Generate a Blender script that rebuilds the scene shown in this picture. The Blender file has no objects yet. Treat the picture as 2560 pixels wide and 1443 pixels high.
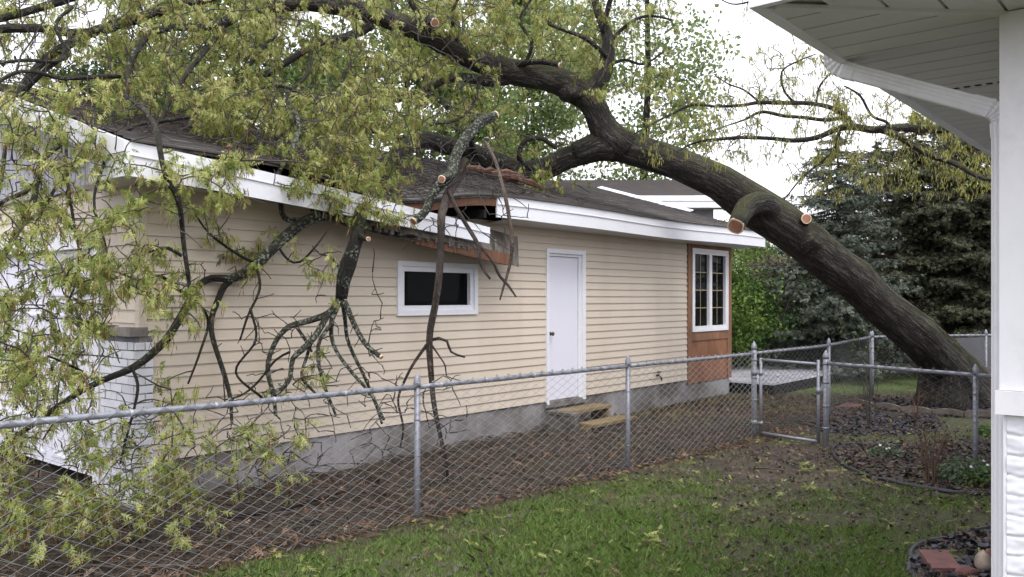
import bpy, math, random
import numpy as np
from mathutils import Vector, Matrix, noise

random.seed(7)
rng = np.random.default_rng(7)
scene = bpy.context.scene
COL = scene.collection

# ---------------------------------------------------------------- camera, sky, sun, exposure
F, HY, CX, EYE = 2100.0, 745.0, 1280.0, 1.75      # focal length and horizon in photo pixels (2560 wide), eye height in metres
cam_data = bpy.data.cameras.new("camera")
cam_data.sensor_width = 36.0
cam_data.lens = 36.0 * F / 2560.0
cam_data.shift_y = (HY - 721.5) / 2560.0
cam_data.clip_start = 0.05
cam_data.clip_end = 2000.0
cam = bpy.data.objects.new("camera", cam_data)
cam.location = (0, 0, EYE)
cam.rotation_euler = (math.radians(90), 0, 0)
COL.objects.link(cam)
scene.camera = cam

SUN_EL, SUN_AZ = 54.0, 168.0                       # degrees; azimuth clockwise from +Y
world = bpy.data.worlds.new("World")
scene.world = world
world.use_nodes = True
wn = world.node_tree
wn.nodes.clear()
w_sky = wn.nodes.new("ShaderNodeTexSky")
w_sky.sky_type = 'NISHITA'
w_sky.sun_disc = False
w_sky.sun_elevation = math.radians(SUN_EL)
w_sky.sun_rotation = math.radians(SUN_AZ)
w_sky.air_density = 1.0
w_sky.dust_density = 4.0
w_hs = wn.nodes.new("ShaderNodeHueSaturation")     # overcast: the blue greyed out
w_hs.inputs['Saturation'].default_value = 0.12
w_mix = wn.nodes.new("ShaderNodeMixRGB")
w_mix.inputs[0].default_value = 0.7
w_mix.inputs[2].default_value = (8.6, 8.7, 9.5, 1)
w_bg = wn.nodes.new("ShaderNodeBackground")
w_bg.inputs['Strength'].default_value = 0.12
w_out = wn.nodes.new("ShaderNodeOutputWorld")
wn.links.new(w_sky.outputs[0], w_hs.inputs['Color'])
wn.links.new(w_hs.outputs[0], w_mix.inputs[1])
wn.links.new(w_mix.outputs[0], w_bg.inputs['Color'])
wn.links.new(w_bg.outputs[0], w_out.inputs[0])

sun_data = bpy.data.lights.new("sun", 'SUN')
sun_data.energy = 0.8
sun_data.angle = math.radians(25)
sun_data.color = (1.0, 0.97, 0.94)
sun = bpy.data.objects.new("sun", sun_data)
COL.objects.link(sun)
_e, _a = math.radians(SUN_EL), math.radians(SUN_AZ)
sun_dir = Vector((math.cos(_e) * math.sin(_a), math.cos(_e) * math.cos(_a), math.sin(_e)))
sun.rotation_euler = sun_dir.to_track_quat('Z', 'Y').to_euler()

scene.view_settings.view_transform = 'Standard'
scene.view_settings.look = 'None'
scene.view_settings.exposure = 1.15
scene.view_settings.gamma = 1.0
scene.render.engine = 'CYCLES'
scene.cycles.max_bounces = 6
scene.cycles.transparent_max_bounces = 8
try:
    scene.cycles.use_denoising = True
    scene.cycles.denoising_input_passes = 'RGB_ALBEDO_NORMAL'
    scene.cycles.denoising_prefilter = 'ACCURATE'
except Exception:
    pass

# ---------------------------------------------------------------- helpers
def at(px, py, d):
    return Vector(((px - CX) / F * d, d, EYE - (py - HY) / F * d))

def gh(x, y):
    """height of the ground"""
    return 0.018 * noise.noise((x * 0.9, y * 0.9, 3.1)) + 0.05 * noise.noise((x * 0.15, y * 0.15, 9.0)) * min(1.0, max(0.0, (y - 9) / 12))

def gpt(px, py, dz=0.0):
    d = EYE * F / (py - HY)
    p = at(px, py, d)
    p.z = gh(p.x, p.y) + dz
    return p

def tag(o, label=None, cat=None, group=None, kind=None):
    if label: o['label'] = label
    if cat: o['category'] = cat
    if group: o['group'] = group
    if kind: o['kind'] = kind
    return o

def thing(name, label, cat, loc=(0, 0, 0), rz=0.0, group=None):
    o = bpy.data.objects.new(name, None)
    o.empty_display_size = 0.2
    o.location = loc
    o.rotation_euler = (0, 0, rz)
    COL.objects.link(o)
    return tag(o, label, cat, group)

class MB:
    """collects faces, built as one mesh object"""
    def __init__(s):
        s.v, s.f, s.m, s.t, s.bk, s.sm = [], [], [], [], {}, []
    def add(s, vs, fs, mi=0, tint=0.5, smooth=False):
        b = len(s.v)
        s.v += [tuple(v) for v in vs]
        for f in fs:
            s.f.append([b + i for i in f]); s.m.append(mi); s.t.append(tint); s.sm.append(smooth)
        return b
    def box(s, x0, x1, y0, y1, z0, z1, mi=0, M=None, tint=0.5):
        vs = [Vector((x, y, z)) for z in (z0, z1) for y in (y0, y1) for x in (x0, x1)]
        if M is not None: vs = [M @ v for v in vs]
        s.add(vs, [(0, 2, 3, 1), (4, 5, 7, 6), (0, 1, 5, 4), (2, 6, 7, 3), (0, 4, 6, 2), (1, 3, 7, 5)], mi, tint)
    def hexa(s, vs, mi=0, tint=0.5):
        """eight corners in box order"""
        s.add(vs, [(0, 2, 3, 1), (4, 5, 7, 6), (0, 1, 5, 4), (2, 6, 7, 3), (0, 4, 6, 2), (1, 3, 7, 5)], mi, tint)
    def quad(s, a, b, c, d, mi=0, tint=0.5):
        s.add([a, b, c, d], [(0, 1, 2, 3)], mi, tint)
    def tube(s, pts, rad, n=6, mi=0, caps=True, tint=0.5, rough=0.0, smooth=True, squash=None, profile=None):
        pts = [Vector(p) for p in pts]
        k = len(pts)
        tang = []
        for i in range(k):
            t = pts[min(i + 1, k - 1)] - pts[max(i - 1, 0)]
            tang.append(t.normalized() if t.length > 1e-9 else Vector((0, 0, 1)))
        up = Vector((0, 0, 1)) if abs(tang[0].z) < 0.9 else Vector((1, 0, 0))
        nrm = (up - tang[0] * up.dot(tang[0])).normalized()
        base = len(s.v)
        L = 0.0
        for i in range(k):
            if i:
                L += (pts[i] - pts[i - 1]).length
                nrm = nrm - tang[i] * nrm.dot(tang[i])
                nrm = nrm.normalized() if nrm.length > 1e-6 else tang[i].orthogonal().normalized()
            bi = tang[i].cross(nrm)
            r = rad[i] if hasattr(rad, '__len__') else rad
            m = n if profile is None else len(profile)
            for j in range(m):
                if profile is None:
                    a = 2 * math.pi * j / n
                    c, sn = math.cos(a), math.sin(a)
                    rr = r
                    if rough:
                        q = Vector((c * r * 9, sn * r * 9, L * 2.2))
                        rr = r * (1 + rough * (noise.noise(q) + 0.5 * noise.noise(q * 2.7)) + rough * 0.9 * noise.noise(Vector((c, sn, L * 1.3))))
                    s.bk[len(s.v)] = (c * r, sn * r, L)
                    s.v.append(tuple(pts[i] + nrm * (c * rr) + bi * (sn * rr)))
                else:
                    c, sn = profile[j]
                    s.v.append(tuple(pts[i] + nrm * (c * r) + bi * (sn * r)))
        for i in range(k - 1):
            for j in range(m):
                s.f.append([base + i * m + j, base + i * m + (j + 1) % m, base + (i + 1) * m + (j + 1) % m, base + (i + 1) * m + j])
                s.m.append(mi); s.t.append(tint); s.sm.append(smooth)
        if caps:
            s.f.append([base + j for j in range(m)][::-1]); s.m.append(mi); s.t.append(tint); s.sm.append(False)
            s.f.append([base + (k - 1) * m + j for j in range(m)]); s.m.append(mi); s.t.append(tint); s.sm.append(False)
    def build(s, name, mats, parent=None, smooth=None):
        me = bpy.data.meshes.new(name)
        me.from_pydata(s.v, [], s.f)
        for m in (mats if isinstance(mats, (list, tuple)) else [mats]):
            me.materials.append(m)
        me.polygons.foreach_set('material_index', s.m)
        me.polygons.foreach_set('use_smooth', s.sm if smooth is None else [smooth] * len(s.f))
        a = me.attributes.new('tint', 'FLOAT', 'FACE')
        a.data.foreach_set('value', s.t)
        if s.bk:
            arr = np.zeros((len(s.v), 3), np.float32)
            for i, c in s.bk.items(): arr[i] = c
            a = me.attributes.new('bark', 'FLOAT_VECTOR', 'POINT')
            a.data.foreach_set('vector', arr.ravel())
        me.update()
        o = bpy.data.objects.new(name, me)
        COL.objects.link(o)
        if parent: o.parent = parent
        return o

def np_mesh(name, V, k, mat, parent=None, tint=None, smooth=False):
    """V: (faces*k, 3) corner positions, each face with its own corners"""
    V = np.ascontiguousarray(V, np.float32).reshape(-1, 3)
    nv = len(V); nf = nv // k
    me = bpy.data.meshes.new(name)
    me.vertices.add(nv); me.loops.add(nv); me.polygons.add(nf)
    me.vertices.foreach_set('co', V.ravel())
    me.loops.foreach_set('vertex_index', np.arange(nv, dtype=np.int32))
    me.polygons.foreach_set('loop_start', np.arange(0, nv, k, dtype=np.int32))
    me.polygons.foreach_set('loop_total', np.full(nf, k, np.int32))
    if smooth: me.polygons.foreach_set('use_smooth', np.ones(nf, bool))
    a = me.attributes.new('tint', 'FLOAT', 'FACE')
    a.data.foreach_set('value', np.ascontiguousarray(tint if tint is not None else np.full(nf, .5), np.float32))
    me.materials.append(mat)
    me.update(); me.validate()
    o = bpy.data.objects.new(name, me)
    COL.objects.link(o)
    if parent: o.parent = parent
    return o

def spline(pts, step):
    """Catmull-Rom through rows of numbers (x,y,z,...), resampled about every `step` metres"""
    P = np.array(pts, float)
    P = np.vstack([2 * P[0] - P[1], P, 2 * P[-1] - P[-2]])
    out = []
    for i in range(1, len(P) - 2):
        n = max(1, int(np.linalg.norm(P[i + 1, :3] - P[i, :3]) / step))
        for j in range(n):
            t = j / n
            out.append(0.5 * (2 * P[i] + (P[i + 1] - P[i - 1]) * t + (2 * P[i - 1] - 5 * P[i] + 4 * P[i + 1] - P[i + 2]) * t * t + (3 * P[i] - P[i - 1] - 3 * P[i + 1] + P[i + 2]) * t ** 3))
    out.append(P[-2])
    return np.array(out)

# ---------------------------------------------------------------- materials
class MAT:
    def __init__(s, name):
        s.m = bpy.data.materials.new(name); s.m.use_nodes = True
        s.nt = s.m.node_tree; s.nt.nodes.clear()
        s.out = s.nt.nodes.new('ShaderNodeOutputMaterial')
        s.p = s.nt.nodes.new('ShaderNodeBsdfPrincipled')
        s.nt.links.new(s.p.outputs[0], s.out.inputs[0])
    def n(s, t, **kw):
        nd = s.nt.nodes.new('ShaderNode' + t)
        for k, v in kw.items():
            if k.startswith('_'): setattr(nd, k[1:], v)
            else: s.set(nd, k.replace('__', ' '), v)
        return nd
    def set(s, nd, k, v):
        inp = nd.inputs[int(k[1:])] if k[0] == 'i' and k[1:].isdigit() else nd.inputs[k]
        if isinstance(v, bpy.types.NodeSocket): s.nt.links.new(v, inp)
        else:
            if isinstance(v, tuple) and len(v) == 3 and inp.type == 'RGBA': v = (*v, 1)
            inp.default_value = v
    def obj(s): return s.n('TexCoord').outputs['Object']
    def attr(s, name): return s.n('Attribute', _attribute_name=name)
    def mapv(s, vec, scale, loc=(0, 0, 0)): return s.n('Mapping', Vector=vec, Scale=scale, Location=loc).outputs[0]
    def noise(s, vec, scale, detail=4, rough=0.55): return s.n('TexNoise', Vector=vec, Scale=scale, Detail=detail, Roughness=rough).outputs[0]
    def ramp(s, fac, stops, interp='LINEAR'):
        r = s.n('ValToRGB', Fac=fac); cr = r.color_ramp; cr.interpolation = interp
        while len(cr.elements) < len(stops): cr.elements.new(0.5)
        for e, (p, c) in zip(cr.elements, stops):
            e.position = p; e.color = (*c, 1) if len(c) == 3 else c
        return r.outputs[0]
    def bw(s, fac, a, b): return s.ramp(fac, [(a, (0, 0, 0)), (b, (1, 1, 1))])
    def mix(s, fac, a, b, mode='MIX'):
        return s.n('MixRGB', _blend_type=mode, i0=fac, i1=a, i2=b).outputs[0]
    def math(s, op, a, b=0.0): return s.n('Math', _operation=op, i0=a, i1=b).outputs[0]
    def bump(s, h, strength, dist=0.01):
        s.set(s.p, 'Normal', s.n('Bump', Height=h, Strength=strength, Distance=dist).outputs[0])
    def base(s, c): s.set(s.p, 'Base Color', c); return s
    def fin(s, rough=0.6, spec=0.5, metal=0.0):
        s.set(s.p, 'Roughness', rough); s.set(s.p, 'Specular IOR Level', spec); s.set(s.p, 'Metallic', metal)
        return s.m

def simple(name, c, rough=0.6, var=0.12, scale=3.0, spec=0.4, metal=0.0, bump=0.0, bscale=40):
    m = MAT(name)
    v = m.obj()
    nz = m.noise(v, scale, 5)
    lo = tuple(x * (1 - var) for x in c); hi = tuple(min(1, x * (1 + var)) for x in c)
    m.base(m.ramp(nz, [(0.3, lo), (0.7, hi)]))
    if bump: m.bump(m.noise(v, bscale, 3), bump, 0.004)
    return m.fin(rough, spec, metal)

def mk_vinyl():
    m = MAT('cream_vinyl'); v = m.obj()
    st = m.noise(m.mapv(v, (0.9, 0.9, 0.12)), 3.0, 4)          # rain streaks down the wall
    bl = m.noise(v, 1.3, 3)
    c = m.mix(m.bw(st, 0.45, 0.8), (0.585, 0.505, 0.415), (0.52, 0.44, 0.35))
    c = m.mix(m.bw(bl, 0.4, 0.75), c, (0.56, 0.48, 0.39))
    m.base(c); m.bump(m.noise(m.mapv(v, (4, 4, 60)), 8, 3), 0.06, 0.002)
    return m.fin(0.5, 0.35)
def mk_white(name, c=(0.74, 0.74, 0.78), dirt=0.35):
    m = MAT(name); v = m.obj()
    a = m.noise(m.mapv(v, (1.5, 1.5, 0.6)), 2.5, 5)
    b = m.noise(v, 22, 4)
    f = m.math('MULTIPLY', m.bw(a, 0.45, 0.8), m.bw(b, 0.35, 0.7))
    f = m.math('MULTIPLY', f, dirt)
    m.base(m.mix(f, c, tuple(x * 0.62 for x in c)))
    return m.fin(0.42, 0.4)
def mk_concrete():
    m = MAT('foundation_concrete'); v = m.obj()
    a = m.noise(v, 0.8, 6, 0.65); b = m.noise(v, 14, 5)
    c = m.mix(m.bw(a, 0.40, 0.60), (0.105, 0.09, 0.078), (0.33, 0.315, 0.32))
    c = m.mix(m.math('MULTIPLY', m.bw(b, 0.45, 0.75), 0.5), c, (0.17, 0.155, 0.145))
    m.base(c)
    m.bump(b, 0.3, 0.006)
    return m.fin(0.85, 0.25)
def mk_shingle():
    m = MAT('roof_shingles'); v = m.obj()
    t = m.attr('tint').outputs['Fac']
    a = m.noise(v, 2.2, 5); g = m.noise(v, 70, 3)
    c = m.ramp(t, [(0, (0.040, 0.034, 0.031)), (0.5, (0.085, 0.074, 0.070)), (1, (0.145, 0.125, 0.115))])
    c = m.mix(m.bw(a, 0.5, 0.8), c, (0.085, 0.07, 0.055))
    c = m.mix(m.math('MULTIPLY', g, 0.35), c, (0.16, 0.15, 0.15))
    m.base(c); m.bump(g, 0.5, 0.004)
    return m.fin(0.8, 0.35)
def mk_wood(name, c1, c2, axis=(1, 1, 0.08), scale=18, rough=0.75):
    m = MAT(name); v = m.obj()
    gr = m.noise(m.mapv(v, axis), scale, 6, 0.65); bl = m.noise(v, 2.3, 4)
    c = m.ramp(gr, [(0.3, c1), (0.7, c2)])
    c = m.mix(m.bw(bl, 0.45, 0.8), c, tuple(x * 0.7 for x in c1))
    m.base(c); m.bump(gr, 0.25, 0.004)
    return m.fin(rough, 0.3)
def mk_bark(name, dark, light, moss, lichen=0.0):
    m = MAT(name); b = m.attr('bark').outputs['Vector']
    st = m.mapv(b, (1, 1, 0.17))
    w = m.math('ABSOLUTE', m.math('SUBTRACT', m.noise(st, 15, 5, 0.62), 0.5))
    w = m.bw(w, 0.005, 0.10)
    w2 = m.bw(m.math('ABSOLUTE', m.math('SUBTRACT', m.noise(m.mapv(b, (1, 1, 0.55)), 34, 3, 0.5), 0.5)), 0.0, 0.10)
    nz = m.noise(m.mapv(b, (1, 1, 0.4)), 60, 5, 0.65)
    h = m.math('ADD', m.math('MULTIPLY', w, m.math('ADD', m.math('MULTIPLY', w2, 0.45), 0.55)), m.math('MULTIPLY', nz, 0.6))
    c = m.ramp(m.math('MULTIPLY', h, 0.62), [(0.12, tuple(x * 0.40 for x in dark)), (0.48, dark), (0.95, light)])
    c = m.mix(m.bw(m.noise(b, 1.7, 4), 0.4, 0.7), c, m.mix(1.0, c, (0.80, 0.71, 0.63), 'MULTIPLY'))
    nzl = m.n('NewGeometry').outputs['Normal']
    up = m.n('SeparateXYZ', Vector=nzl).outputs[2]
    mo = m.noise(b, 3.2, 5)
    f = m.math('MULTIPLY', m.bw(up, -0.1, 0.7), m.bw(mo, 0.33, 0.58))
    c = m.mix(m.math('MULTIPLY', f, 0.8), c, moss)
    if lichen:
        li = m.noise(b, 38, 3, 0.5)
        pa = m.noise(b, 7, 3)
        lf = m.math('MULTIPLY', m.bw(li, 0.52, 0.60), m.bw(pa, 0.62 - lichen * 0.3, 0.72 - lichen * 0.3))
        c = m.mix(lf, c, (0.25, 0.29, 0.235))
    m.base(c); m.bump(h, 1.0, 0.045)
    return m.fin(0.78, 0.3)
def mk_leaf(name, stops, trans=0.35, rough=0.5):
    m = MAT(name); t = m.attr('tint').outputs['Fac']
    c = m.ramp(t, stops)
    m.base(c); m.set(m.p, 'Roughness', rough); m.set(m.p, 'Specular IOR Level', 0.3)
    tr = m.n('BsdfTranslucent', Color=c)
    mx = m.n('MixShader', i0=trans, i1=m.p.outputs[0], i2=tr.outputs[0])
    m.nt.links.new(mx.outputs[0], m.out.inputs[0])
    return m.m
def mk_galv(name, c=(0.36, 0.365, 0.40), stain=0.8, metal=0.35):
    m = MAT(name); v = m.obj()
    a = m.noise(v, 22, 5, 0.6); b = m.noise(v, 60, 3)
    up = m.n('SeparateXYZ', Vector=m.n('NewGeometry').outputs['Normal']).outputs[2]
    f = m.math('MULTIPLY', m.math('MULTIPLY', m.bw(a, 0.54, 0.60), m.bw(up, -0.1, 0.6)), stain)
    cc = m.mix(f, c, (0.085, 0.085, 0.09))
    cc = m.mix(m.math('MULTIPLY', m.bw(b, 0.55, 0.75), 0.3), cc, (0.5, 0.5, 0.52))
    m.base(cc)
    return m.fin(0.5, 0.5, metal)

M = {}
M['vinyl'] = mk_vinyl()
M['white'] = mk_white('white_trim')
M['white_old'] = mk_white('white_weathered_trim', (0.72, 0.71, 0.74), 0.6)
M['door_white'] = mk_white('white_door_paint', (0.70, 0.69, 0.77), 0.12)
M['concrete'] = mk_concrete()
M['shingle'] = mk_shingle()
M['grey_vinyl'] = simple('grey_vertical_siding', (0.36, 0.35, 0.42), 0.55, 0.1)
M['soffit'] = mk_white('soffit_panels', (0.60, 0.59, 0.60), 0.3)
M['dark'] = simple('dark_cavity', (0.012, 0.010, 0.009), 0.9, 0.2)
M['glass'] = simple('dark_window_glass', (0.006, 0.007, 0.008), 0.03, 0.0, spec=0.03)
M['cedar'] = mk_wood('bare_reddish_wood', (0.17, 0.085, 0.048), (0.28, 0.15, 0.088))
M['plywood'] = mk_wood('weathered_plywood', (0.19, 0.082, 0.045), (0.29, 0.14, 0.078), (1, 1, 0.3), 7)
M['treated'] = mk_wood('treated_lumber', (0.15, 0.11, 0.055), (0.27, 0.205, 0.11), (0.1, 1, 1), 14)
M['rot'] = mk_wood('rotten_sheathing', (0.045, 0.036, 0.03), (0.24, 0.22, 0.20), (1, 0.5, 0.25), 12, 0.9)
M['stone'] = simple('stone_cap', (0.24, 0.215, 0.20), 0.85, 0.35, 9, bump=0.5, bscale=20)
M['brass'] = simple('door_knob_metal', (0.10, 0.085, 0.06), 0.3, 0.1, metal=0.9)
M['muntin'] = simple('muntin_bars', (0.30, 0.24, 0.14), 0.5, 0.1)
M['galv'] = mk_galv('galvanised_pipe', (0.235, 0.24, 0.275))
M['wire'] = mk_galv('galvanised_wire', (0.40, 0.41, 0.43), 0.3, 0.45)
M['wire_old'] = mk_galv('weathered_wire', (0.15, 0.15, 0.16), 0.5, 0.3)
M['rubber'] = simple('black_edging', (0.022, 0.023, 0.026), 0.45, 0.3, 8)
M['bark'] = mk_bark('oak_bark', (0.050, 0.044, 0.039), (0.142, 0.128, 0.116), (0.095, 0.098, 0.035))
M['bark2'] = mk_bark('oak_branch_bark', (0.035, 0.030, 0.027), (0.085, 0.076, 0.070), (0.06, 0.062, 0.03), 0.3)
M['bark_lichen'] = mk_bark('lichen_bark', (0.050, 0.044, 0.040), (0.11, 0.10, 0.09), (0.09, 0.095, 0.05), 1.0)
M['dead'] = mk_bark('dead_bark', (0.055, 0.043, 0.037), (0.16, 0.125, 0.105), (0.13, 0.10, 0.085))
M['pale_dead'] = mk_bark('peeled_wood', (0.15, 0.11, 0.085), (0.30, 0.24, 0.20), (0.25, 0.2, 0.17))
M['board'] = mk_wood('broken_brown_board', (0.105, 0.048, 0.028), (0.18, 0.088, 0.052))
M['twig_pale'] = simple('dry_twig', (0.085, 0.070, 0.058), 0.85, 0.45, 4)
M['twig'] = simple('twig_bark', (0.050, 0.042, 0.038), 0.8, 0.3, 5)
M['cut_rim'] = simple('fresh_cut_sapwood', (0.62, 0.47, 0.33), 0.75, 0.2, 30)
M['cut'] = mk_wood('fresh_cut_heartwood', (0.21, 0.092, 0.058), (0.40, 0.215, 0.145), (1, 1, 1), 11)
# ---------------------------------------------------------------- ground
U = Vector((0.6445, 0.7646, 0)); V_ = Vector((-0.7646, 0.6445, 0))
ROT = math.atan2(0.7646, 0.6445)
G0 = Vector((-3.088, 6.97, 0.0))                # near corner of the garage
FC = 7.37                                       # fence line: y = x + FC

def mk_ground():
    m = MAT('yard_ground'); v = m.obj()
    s = m.n('SeparateXYZ', Vector=v)
    x, y = s.outputs[0], s.outputs[1]
    n1 = m.noise(v, 0.9, 5); n2 = m.noise(v, 7, 6, 0.6); n3 = m.noise(v, 45, 4, 0.6)
    soil = m.ramp(n3, [(0.3, (0.026, 0.020, 0.015)), (0.55, (0.070, 0.053, 0.040)), (0.75, (0.145, 0.115, 0.088))])
    soil = m.mix(m.bw(n2, 0.42, 0.62), soil, m.mix(0.72, soil, (0.024, 0.018, 0.013)))
    soil = m.mix(m.bw(m.noise(v, 2.6, 5, 0.65), 0.50, 0.66), soil, m.mix(0.6, soil, (0.16, 0.115, 0.08)))
    soil = m.mix(m.math('MULTIPLY', m.bw(n1, 0.48, 0.66), 0.55), soil, (0.075, 0.078, 0.035))
    green = m.ramp(n3, [(0.3, (0.040, 0.050, 0.015)), (0.6, (0.085, 0.105, 0.030)), (0.8, (0.13, 0.14, 0.055))])
    d = m.math('ADD', m.math('SUBTRACT', x, y), FC)
    d = m.math('ADD', d, m.math('MULTIPLY', m.math('SUBTRACT', n2, 0.5), 1.2))
    lawn = m.bw(d, 0.0, 0.5)
    far = m.bw(m.math('SUBTRACT', y, 15.0), 0.0, 1.5)
    f = m.math('MAXIMUM', lawn, far)
    patch = m.bw(m.math('ADD', m.math('MULTIPLY', n1, 0.6), m.math('MULTIPLY', n2, 0.4)), 0.36, 0.55)
    f = m.math('MULTIPLY', f, m.math('ADD', m.math('MULTIPLY', patch, 0.62), 0.08))
    worn = m.n('VectorMath', _operation='DISTANCE', i0=m.n('CombineXYZ', X=x, Y=y).outputs[0], i1=(2.9, 8.9, 0)).outputs['Value']
    f = m.math('MULTIPLY', f, m.bw(m.math('ADD', m.math('MULTIPLY', worn, 0.3), m.math('MULTIPLY', m.math('SUBTRACT', n2, 0.5), 0.5)), 0.25, 0.75))
    green = m.mix(far, green, m.mix(0.5, green, (0.15, 0.26, 0.06)))
    m.base(m.mix(f, soil, green))
    m.bump(m.math('ADD', n3, n2), 0.8, 0.03)
    return m.fin(0.85, 0.3)
M['ground'] = mk_ground()

def axis_coords(lo, hi, step, far):
    a = list(np.arange(lo, hi + 1e-6, step))
    pre, post, d = [], [], step
    x = lo
    while x > -far:
        d *= 1.5; x -= d; pre.append(x)
    d = step; x = hi
    while x < far:
        d *= 1.5; x += d; post.append(x)
    return pre[::-1] + a + post
gx, gy = axis_coords(-8, 10, 0.2, 400), axis_coords(2, 20, 0.2, 600)
vs = [(x, y, gh(x, y)) for y in gy for x in gx]
nx = len(gx)
fs = [(j * nx + i, j * nx + i + 1, (j + 1) * nx + i + 1, (j + 1) * nx + i) for j in range(len(gy) - 1) for i in range(nx - 1)]
mb = MB(); mb.add(vs, fs, smooth=True)
tag(mb.build('ground', M['ground']), kind='structure', label='damp yard of soil and patchy lawn')

# ---------------------------------------------------------------- garage (local x along the long wall, y into the building)
EAVE_Z, PITCH, OH, LEN, WID = 2.963, 0.30, 0.45, 10.98, 6.5
SB = 0.373                                      # bottom of the siding
GM = Matrix.Translation(G0) @ Matrix.Rotation(ROT, 4, 'Z')
GMI = GM.inverted()
garage = thing('garage', 'long cream sided garage crushed along its eave by the fallen oak', 'garage', G0, ROT)

def dent(x, y):
    return -0.20 * math.exp(-((x - 2.45) / 0.85) ** 2) * math.exp(-((y + 0.45) / 1.5) ** 2) - 0.14 * math.exp(-((x - 3.4) / 1.5) ** 2 - ((y - 1.3) / 1.2) ** 2) - 0.03 * math.exp(-((x - 8.0) / 1.6) ** 2) * math.exp(-((y + 0.45) / 1.5) ** 2)
def roof_z(x, y): return EAVE_Z + PITCH * (y + OH) + dent(x, y)

def siding(mb, x0, x1, z0, z1, holes, plane, expo=0.1, mi=0, lip=0.015):
    """clapboard courses; plane(a, out, z) gives the point; holes are (a0, a1, z0, z1)"""
    z = z0
    while z < z1 - 1e-4:
        zt = min(z + expo, z1)
        cuts = sorted({z, zt} | {h for q in holes for h in (q[2], q[3]) if z < h < zt})
        for ca, cb in zip(cuts[:-1], cuts[1:]):
            mid = (ca + cb) / 2
            segs = [(x0, x1)]
            for a0, a1, h0, h1 in holes:
                if h0 < mid < h1:
                    new = []
                    for s0, s1 in segs:
                        if a1 <= s0 or a0 >= s1: new.append((s0, s1)); continue
                        if a0 > s0: new.append((s0, a0))
                        if a1 < s1: new.append((a1, s1))
                    segs = new
            oa, ob = lip * (1 - (ca - z) / expo), lip * (1 - (cb - z) / expo)
            for s0, s1 in segs:
                k = max(1, int((s1 - s0) / 0.9))
                for i in range(k):
                    p, q = s0 + (s1 - s0) * i / k, s0 + (s1 - s0) * (i + 1) / k
                    mb.quad(plane(p, oa, ca), plane(q, oa, ca), plane(q, ob, cb), plane(p, ob, cb), mi)
                if ca == z:
                    mb.quad(plane(s0, 0, ca), plane(s1, 0, ca), plane(s1, oa, ca), plane(s0, oa, ca), mi)
        z = zt

WIN = (2.834, 4.118, 1.554, 2.155)
DOOR = (5.475, 6.364, 0.33, 2.41)
BAY = (9.349, 11.03, 0.30, 2.70)
side = lambda a, o, z: (a, -o, z)
front = lambda a, o, z: (-o, a, z)
mb = MB()
siding(mb, 0.05, 9.345, SB, 2.70, [WIN, DOOR], side)
mb.build('siding', M['vinyl'], garage)
mb = MB()
mb.box(-0.016, 0.05, -0.018, 0.05, SB - 0.02, 2.68)
mb.build('corner_trim', M['vinyl'], garage)
mb = MB()
mb.box(0.03, LEN - 0.03, 0.005, 0.18, -0.3, SB - 0.001)
mb.box(0.005, 0.17, 5.62, WID, -0.3, 0.1)
mb.box(LEN - 0.18, LEN - 0.005, 0.19, WID, -0.3, SB)
for k in range(1, 27):                           # block joints
    mb.box(0.4 * k - 0.004, 0.4 * k + 0.004, 0.0035, 0.01, -0.1, SB - 0.2)
mb.box(0.03, LEN - 0.03, 0.003, 0.01, SB - 0.198, SB - 0.192)
mb.build('foundation', M['concrete'], garage)
# inner lining behind openings, back and far walls
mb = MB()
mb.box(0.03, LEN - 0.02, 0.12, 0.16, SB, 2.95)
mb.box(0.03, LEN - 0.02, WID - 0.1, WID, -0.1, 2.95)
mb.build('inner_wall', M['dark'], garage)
mb = MB()
siding(mb, 0.19, WID, SB, 2.70, [], lambda a, o, z: (LEN + o, a, z))
mb.add([(LEN, 0, 2.70), (LEN, WID, 2.70), (LEN, WID / 2, 3.9)], [(0, 1, 2)])
mb.build('end_siding', M['vinyl'], garage)

# small window
w0, w1, wz0, wz1 = WIN
win = None
def frame_rect(mb, a0, a1, z0, z1, t, y0, y1):
    mb.box(a0, a1, y0, y1, z0, z0 + t); mb.box(a0, a1, y0, y1, z1 - t, z1)
    mb.box(a0, a0 + t, y0, y1, z0 + t, z1 - t); mb.box(a1 - t, a1, y0, y1, z0 + t, z1 - t)
mb = MB(); frame_rect(mb, w0, w1, wz0, wz1, 0.055, -0.035, 0.03)
win = mb.build('window', M['white'], garage)
mb = MB(); frame_rect(mb, w0 + 0.056, w1 - 0.056, wz0 + 0.056, wz1 - 0.056, 0.055, -0.012, 0.05)
mb.build('sash', M['white'], win)
mb = MB(); mb.quad((w0 + 0.1, 0.04, wz0 + 0.1), (w1 - 0.1, 0.04, wz0 + 0.1), (w1 - 0.1, 0.04, wz1 - 0.1), (w0 + 0.1, 0.04, wz1 - 0.1))
mb.build('pane', M['glass'], win)

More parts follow.
